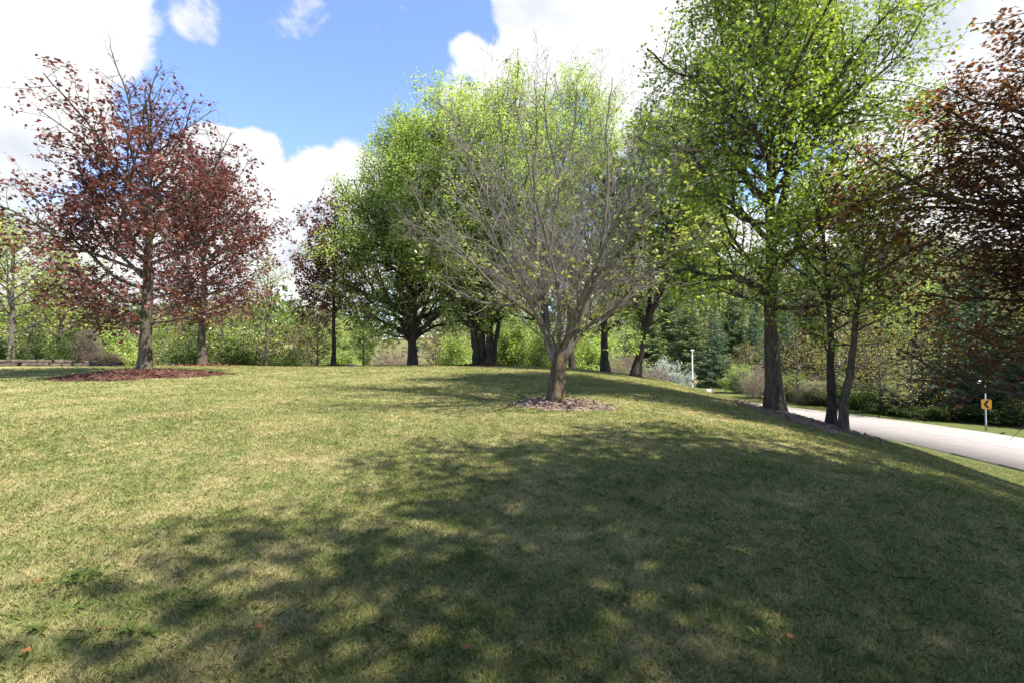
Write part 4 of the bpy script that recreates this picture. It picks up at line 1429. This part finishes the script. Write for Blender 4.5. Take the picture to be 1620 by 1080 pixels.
def weed_mesh(seed, kind):
    rg = np.random.default_rng(seed)
    V, F, t = [], [], []
    if kind == 'rosette':
        n = 7
        for i in range(n):
            a = 6.283 * i / n + rg.normal(0, .25)
            L = rg.uniform(.06, .11); w = L * .2
            e = rg.uniform(.25, .9)
            prof = [(0, .15, 0), (.3, .8, .5), (.55, .7, .75), (.8, 1.0, .8), (1, .05, .7)]
            b = len(V)
            for u, ww, zz in prof:
                for sg in (-1, 1):
                    V.append((math.cos(a) * u * L * math.cos(e) - math.sin(a) * ww * w * sg, math.sin(a) * u * L * math.cos(e) + math.cos(a) * ww * w * sg, .01 + zz * L * math.sin(e)))
            for k in range(len(prof) - 1):
                F.append((b + 2 * k, b + 2 * k + 1, b + 2 * k + 3, b + 2 * k + 2)); t.append(rg.random())
    else:
        for i in range(70):
            r_ = abs(rg.normal(0, .09)); a = rg.uniform(0, 6.28)
            c = np.array([r_ * math.cos(a), r_ * math.sin(a), .03 + rg.uniform(0, .05)])
            s = rg.uniform(.009, .017)
            for k in range(3):
                b = len(V); aa = a + k * 2.09
                d = np.array([math.cos(aa), math.sin(aa), .15]); e = np.array([-math.sin(aa), math.cos(aa), 0])
                for p in (c, c + (d + e * .6) * s, c + d * 1.7 * s, c + (d - e * .6) * s):
                    V.append(tuple(p))
                F.append((b, b + 1, b + 2, b + 3)); t.append(rg.random())
    return build_mesh('weed' if kind == 'rosette' else 'clover', np.array(V), [np.array(F)], M_WEED, False, {'tint': np.array(t)})


wm = [weed_mesh(1, 'rosette'), weed_mesh(2, 'rosette')]
cm = weed_mesh(3, 'clover')
for i, (px, py) in enumerate([(945, 858), (912, 908), (985, 893), (1110, 925), (1070, 862), (1120, 928), (205, 1003), (400, 1015), (240, 1005), (60, 1000), (130, 965), (300, 860), (150, 912), (1285, 820), (690, 900), (1420, 905), (1200, 1010)]):
    o = link('broadleaf_weed', wm[i % 2])
    o.location = ray_ground(px, py)
    o.rotation_euler = (0, 0, rnd.random() * 6)
    o.scale = [rnd.uniform(.55, .95)] * 3
    set_props(o, 'small broadleaf weed growing in the mown lawn', 'weed', 'broadleaf weeds in the lawn')
for i, (px, py) in enumerate([(805, 918), (310, 972), (745, 890), (120, 925), (1000, 800)]):
    o = link('clover_patch', cm)
    o.location = ray_ground(px, py)
    o.rotation_euler = (0, 0, rnd.random() * 6)
    o.scale = [rnd.uniform(.7, 1.1)] * 3
    set_props(o, 'low patch of clover leaves in the mown lawn', 'clover', 'clover patches in the lawn')


def fallen_leaf_mesh(seed):
    rg = np.random.default_rng(seed)
    V = LEAF_MAPLE.copy() * .042
    V[:, 2] = .012 + rg.uniform(0, .02, len(V))
    return build_mesh('fallen_leaf', V, [np.arange(len(V))[None]], M_FALL, False, {'tint': np.array([rg.random()])})


fm = [fallen_leaf_mesh(i) for i in range(4)]
for i, (px, py) in enumerate([(990, 967), (412, 1008), (158, 1005), (38, 1043), (55, 930), (506, 932), (1057, 994), (742, 1033), (718, 957), (1250, 1015), (1445, 905)]):
    o = link('fallen_leaf', fm[i % 4])
    x, y, z = ray_ground(px, py)
    o.location = (x, y, z + .018)
    o.rotation_euler = (rnd.uniform(-.3, .3), rnd.uniform(-.3, .3), rnd.random() * 6)
    o.scale = [rnd.uniform(.7, 1.2)] * 3
    set_props(o, 'fallen orange brown leaf lying on the lawn', 'leaf', 'fallen leaves on the lawn')

# ------------------------------------------------------------------ stone wall, slab, tarp
def rock(rg, c, sx, sy, sz):
    # a cube subdivided once, pushed towards a ball and knocked out of true
    g = np.linspace(-1, 1, 4)
    pts, idx, F = [], {}, []
    def vid(p):
        k = tuple(np.round(p, 3))
        if k not in idx:
            idx[k] = len(pts); pts.append(p)
        return idx[k]
    for ax in range(3):
        for sg in (-1, 1):
            for i in range(3):
                for j in range(3):
                    q = []
                    for a, b in ((0, 0), (1, 0), (1, 1), (0, 1)):
                        p = np.zeros(3); p[ax] = sg; p[(ax + 1) % 3] = g[i + a]; p[(ax + 2) % 3] = g[j + b]
                        q.append(vid(p))
                    F.append(q if sg > 0 else q[::-1])
    P = np.array(pts)
    P = P * .62 + .38 * P / np.linalg.norm(P, axis=1, keepdims=True) * 1.25
    P = P + rg.normal(0, .10, P.shape)
    a = rg.normal(0, .2)
    P = P * np.array([sx, sy, sz])
    P = np.stack([P[:, 0] * math.cos(a) - P[:, 1] * math.sin(a), P[:, 0] * math.sin(a) + P[:, 1] * math.cos(a), P[:, 2]], 1) + c
    return P, np.array(F)


M_STONE = plain_mat('field_stone', (.10, .072, .056), .9, 0, .6, 3)
M_SLAB = plain_mat('pale_stone', (.52, .50, .47), .85, 0, .15, 4)


def stone_wall():
    rg = np.random.default_rng(4)
    A, B = at(-120, 25.5), at(196, 33.0)
    root = thing('stone_wall', 'low wall of rough red brown field stones along the shrub bed on the left', 'wall', (0, 0, 0))
    V, F, n = [], [], 0
    L = math.hypot(B[0] - A[0], B[1] - A[1])
    for row, hh in ((0, .12), (1, .10)):
        d = 0.0
        while d < L:
            sx = rg.uniform(.16, .34)
            t = (d + sx) / L
            d += sx * 2 + .01
            if t > 1 or (row == 1 and t > .62 and rg.random() < .75):
                continue
            x, y = A[0] + (B[0] - A[0]) * t, A[1] + (B[1] - A[1]) * t
            x += rg.normal(0, .04); y += rg.normal(0, .04)
            P, f = rock(rg, np.array([0, 0, 0.]), sx, rg.uniform(.16, .26), hh * rg.uniform(.8, 1.25))
            an = math.atan2(B[1] - A[1], B[0] - A[0])
            P = np.stack([P[:, 0] * math.cos(an) - P[:, 1] * math.sin(an) + x, P[:, 0] * math.sin(an) + P[:, 1] * math.cos(an) + y, P[:, 2] + gz(x, y) + .08 + row * .2], 1)
            V.append(P); F.append(f + n); n += len(P)
    link('stones', build_mesh('stones', np.concatenate(V), [np.concatenate(F)], M_STONE, False), root)


stone_wall()
rg_ = np.random.default_rng(8)
x, y, z = at(556, 33.5)
P, f = rock(rg_, np.array([0, 0, .1]), .32, .2, .16)
o = link('pale_boulder', build_mesh('pale_boulder', P, [f], M_SLAB, False))
o.location = (x, y, z)
set_props(o, 'small pale boulder on the grass right of the slender purple maple', 'boulder')


def tarp():
    x, y, z = at(273, 36)
    g_ = np.linspace(-1, 1, 13)
    X, Y_ = np.meshgrid(g_, g_)
    Z = .42 * np.exp(-(X ** 2 * 1.1 + Y_ ** 2 * 1.4)) + .03 * np.sin(6 * X + 2 * Y_) + .025 * np.sin(9 * Y_ - 3 * X)
    V = np.stack([X * .42, Y_ * .4, Z], -1).reshape(-1, 3)
    V2 = V - np.array([0, 0, .02])
    i_ = np.arange(169).reshape(13, 13)
    q = np.stack([i_[:-1, :-1], i_[:-1, 1:], i_[1:, 1:], i_[1:, :-1]], -1).reshape(-1, 4)
    m = plain_mat('turquoise_sheet', (.10, .48, .44), .45, 0, .12)
    o = link('tarp', build_mesh('tarp', np.concatenate([V, V2]), [q, q[:, ::-1] + 169], m, True))
    o.location = (x, y, z + .05)
    set_props(o, 'crumpled turquoise sheet low among the bushes right of the mulched maple', 'tarp')


tarp()

# ------------------------------------------------------------------ lamp posts, arrow signs, mailbox
M_STEEL = plain_mat('galvanised_steel', (.42, .44, .46), .4, .6, .08)
M_WHITEP = plain_mat('white_painted_post', (.78, .78, .76), .45, 0, .05)
M_YELLOW = plain_mat('sign_yellow', (.85, .36, .012), .5, 0, .04)
M_BLACK = plain_mat('sign_black', (.015, .014, .013), .5, 0, .1)
M_LENS = plain_mat('lamp_lens', (.72, .74, .76), .2, 0, .04)
M_REDFLAG = plain_mat('red_flag', (.45, .05, .04), .5, 0, .1)
import bmesh


def bm_obj(name, bm, mat, parent, smooth_=False):
    bmesh.ops.recalc_face_normals(bm, faces=bm.faces)
    me = bpy.data.meshes.new(name)
    bm.to_mesh(me); bm.free()
    if smooth_:
        for p in me.polygons: p.use_smooth = True
    me.materials.append(mat)
    return link(name, me, parent)


def lathe(prof, n=16, off=(0, 0, 0)):
    bm = bmesh.new()
    rings = []
    for r_, z in prof:
        rings.append([bm.verts.new((off[0] + r_ * math.cos(6.2832 * i / n), off[1] + r_ * math.sin(6.2832 * i / n), off[2] + z)) for i in range(n)])
    for a, b in zip(rings[:-1], rings[1:]):
        for i in range(n):
            bm.faces.new((a[i], a[(i + 1) % n], b[(i + 1) % n], b[i]))
    bm.faces.new(rings[0][::-1]); bm.faces.new(rings[-1])
    return bm


def box(bm, c, s, bev=0.0):
    r_ = bmesh.ops.create_cube(bm, size=1.0)
    bmesh.ops.scale(bm, vec=s, verts=r_['verts'])
    bmesh.ops.translate(bm, vec=c, verts=r_['verts'])
    if bev:
        es = list({e for v in r_['verts'] for e in v.link_edges})
        bmesh.ops.bevel(bm, geom=es, offset=bev, segments=2, affect='EDGES')


def arrow_sign(root, w, h, zc, yoff, rot):
    """yellow plate with a black chevron pointing left"""
    bm = bmesh.new()
    box(bm, (0, 0, 0), (w, .006, h), 0)
    es = [e for e in bm.edges if abs(e.verts[0].co.y - e.verts[1].co.y) > .004]
    bmesh.ops.bevel(bm, geom=es, offset=.04, segments=3, affect='EDGES')
    pl = bm_obj('sign_panel', bm, M_YELLOW, root)
    pl.location = (0, yoff, zc); pl.rotation_euler = (0, 0, rot)
    bm = bmesh.new()
    k, t = w * .30, w * .30
    P = [(-k, 0), (k - t, h * .40), (k, h * .40), (-k + t, 0), (k, -h * .40), (k - t, -h * .40)]
    a = [bm.verts.new((p[0], -.006, p[1])) for p in P]
    b = [bm.verts.new((p[0], -.004, p[1])) for p in P]
    bm.faces.new(a); bm.faces.new(b[::-1])
    for i in range(6):
        bm.faces.new((a[i], b[i], b[(i + 1) % 6], a[(i + 1) % 6]))
    bm_obj('chevron', bm, M_BLACK, pl)


x, y = 28.75, 29.4
x, y = at(1557, 29.4)[:2]
rd_ = float(road_dist(np.array([x]), np.array([y]))[0])
x += max(0, ROAD_HW + .9 - rd_)
sp = thing('sign_post', 'thin grey post with yellow arrow sign and small lamp, beyond the road at right', 'sign', (x, y, gz(x, y)))
bm_obj('post', lathe([(.045, -.1), (.045, .6), (.036, .61), (.036, 2.85), (.02, 2.87)], 10), M_STEEL, sp, True)
arrow_sign(sp, .48, .58, 1.58, -.06, -.45)
bm = bmesh.new()
box(bm, (-.16, 0, 2.84), (.36, .03, .03), .006)
bm_obj('lamp_arm', bm, M_STEEL, sp)
hd = bm_obj('lamp_head', lathe([(.02, .14), (.06, .12), (.10, .05), (.115, 0.0), (.10, -.02)], 14), M_LENS, sp, True)
hd.location = (-.34, 0, 2.88); hd.rotation_euler = (0, -.5, 0)

x, y = at(1095, 57)[:2]
lp = thing('lamp_post', 'white lamp post with a small arrow sign beyond the crest of the lawn', 'lamp post', (x, y, gz(x, y)))
lpz = lp.location.z
H = 1.6 + .006 * 57 - lpz
bm_obj('post', lathe([(.12, -.1), (.12, .35), (.085, .4), (.07, H - .35), (.05, H - .3)], 12), M_WHITEP, lp, True)
bm_obj('lamp_head', lathe([(.06, H - .33), (.11, H - .2), (.13, H - .1), (.26, H - .07), (.27, H - .04), (.12, H + .05), (.03, H + .07)], 16), M_LENS, lp, True)
arrow_sign(lp, .44, .50, 1.6 - 45 / FPX * 57 - lpz, -.10, -.75)

x, y = at(1121, 54)[:2]
mz = gz(x, y)
top = 1.6 - 57 / FPX * 54
mb = thing('mailbox', 'white mailbox on a post just beyond the crest, right of the lamp post', 'mailbox', (x, y, mz))
hb = top - mz
bm = bmesh.new()
box(bm, (0, 0, (hb - .3) / 2 - .1), (.09, .09, hb - .3 + .2), .01)
bm_obj('post', bm, plain_mat('weathered_wood', (.22, .16, .11), .85, 0, .25), mb)
bm = bmesh.new()
n = 10
pr = [(-.13, 0), (.13, 0)] + [(.13 * math.cos(math.pi * i / n), .16 + .13 * math.sin(math.pi * i / n)) for i in range(n + 1)]
f_ = [bm.verts.new((-.27, p[0], hb - .3 + p[1])) for p in pr]
b_ = [bm.verts.new((.27, p[0], hb - .3 + p[1])) for p in pr]
bm.faces.new(f_); bm.faces.new(b_[::-1])
for i in range(len(pr)):
    bm.faces.new((f_[i], b_[i], b_[(i + 1) % len(pr)], f_[(i + 1) % len(pr)]))
bm_obj('box', bm, M_WHITEP, mb)
bm = bmesh.new()
box(bm, (.22, -.15, hb + .08), (.05, .015, .42), .004)
box(bm, (.185, -.15, hb + .22), (.12, .014, .12), .004)
bm_obj('flag', bm, M_REDFLAG, mb)
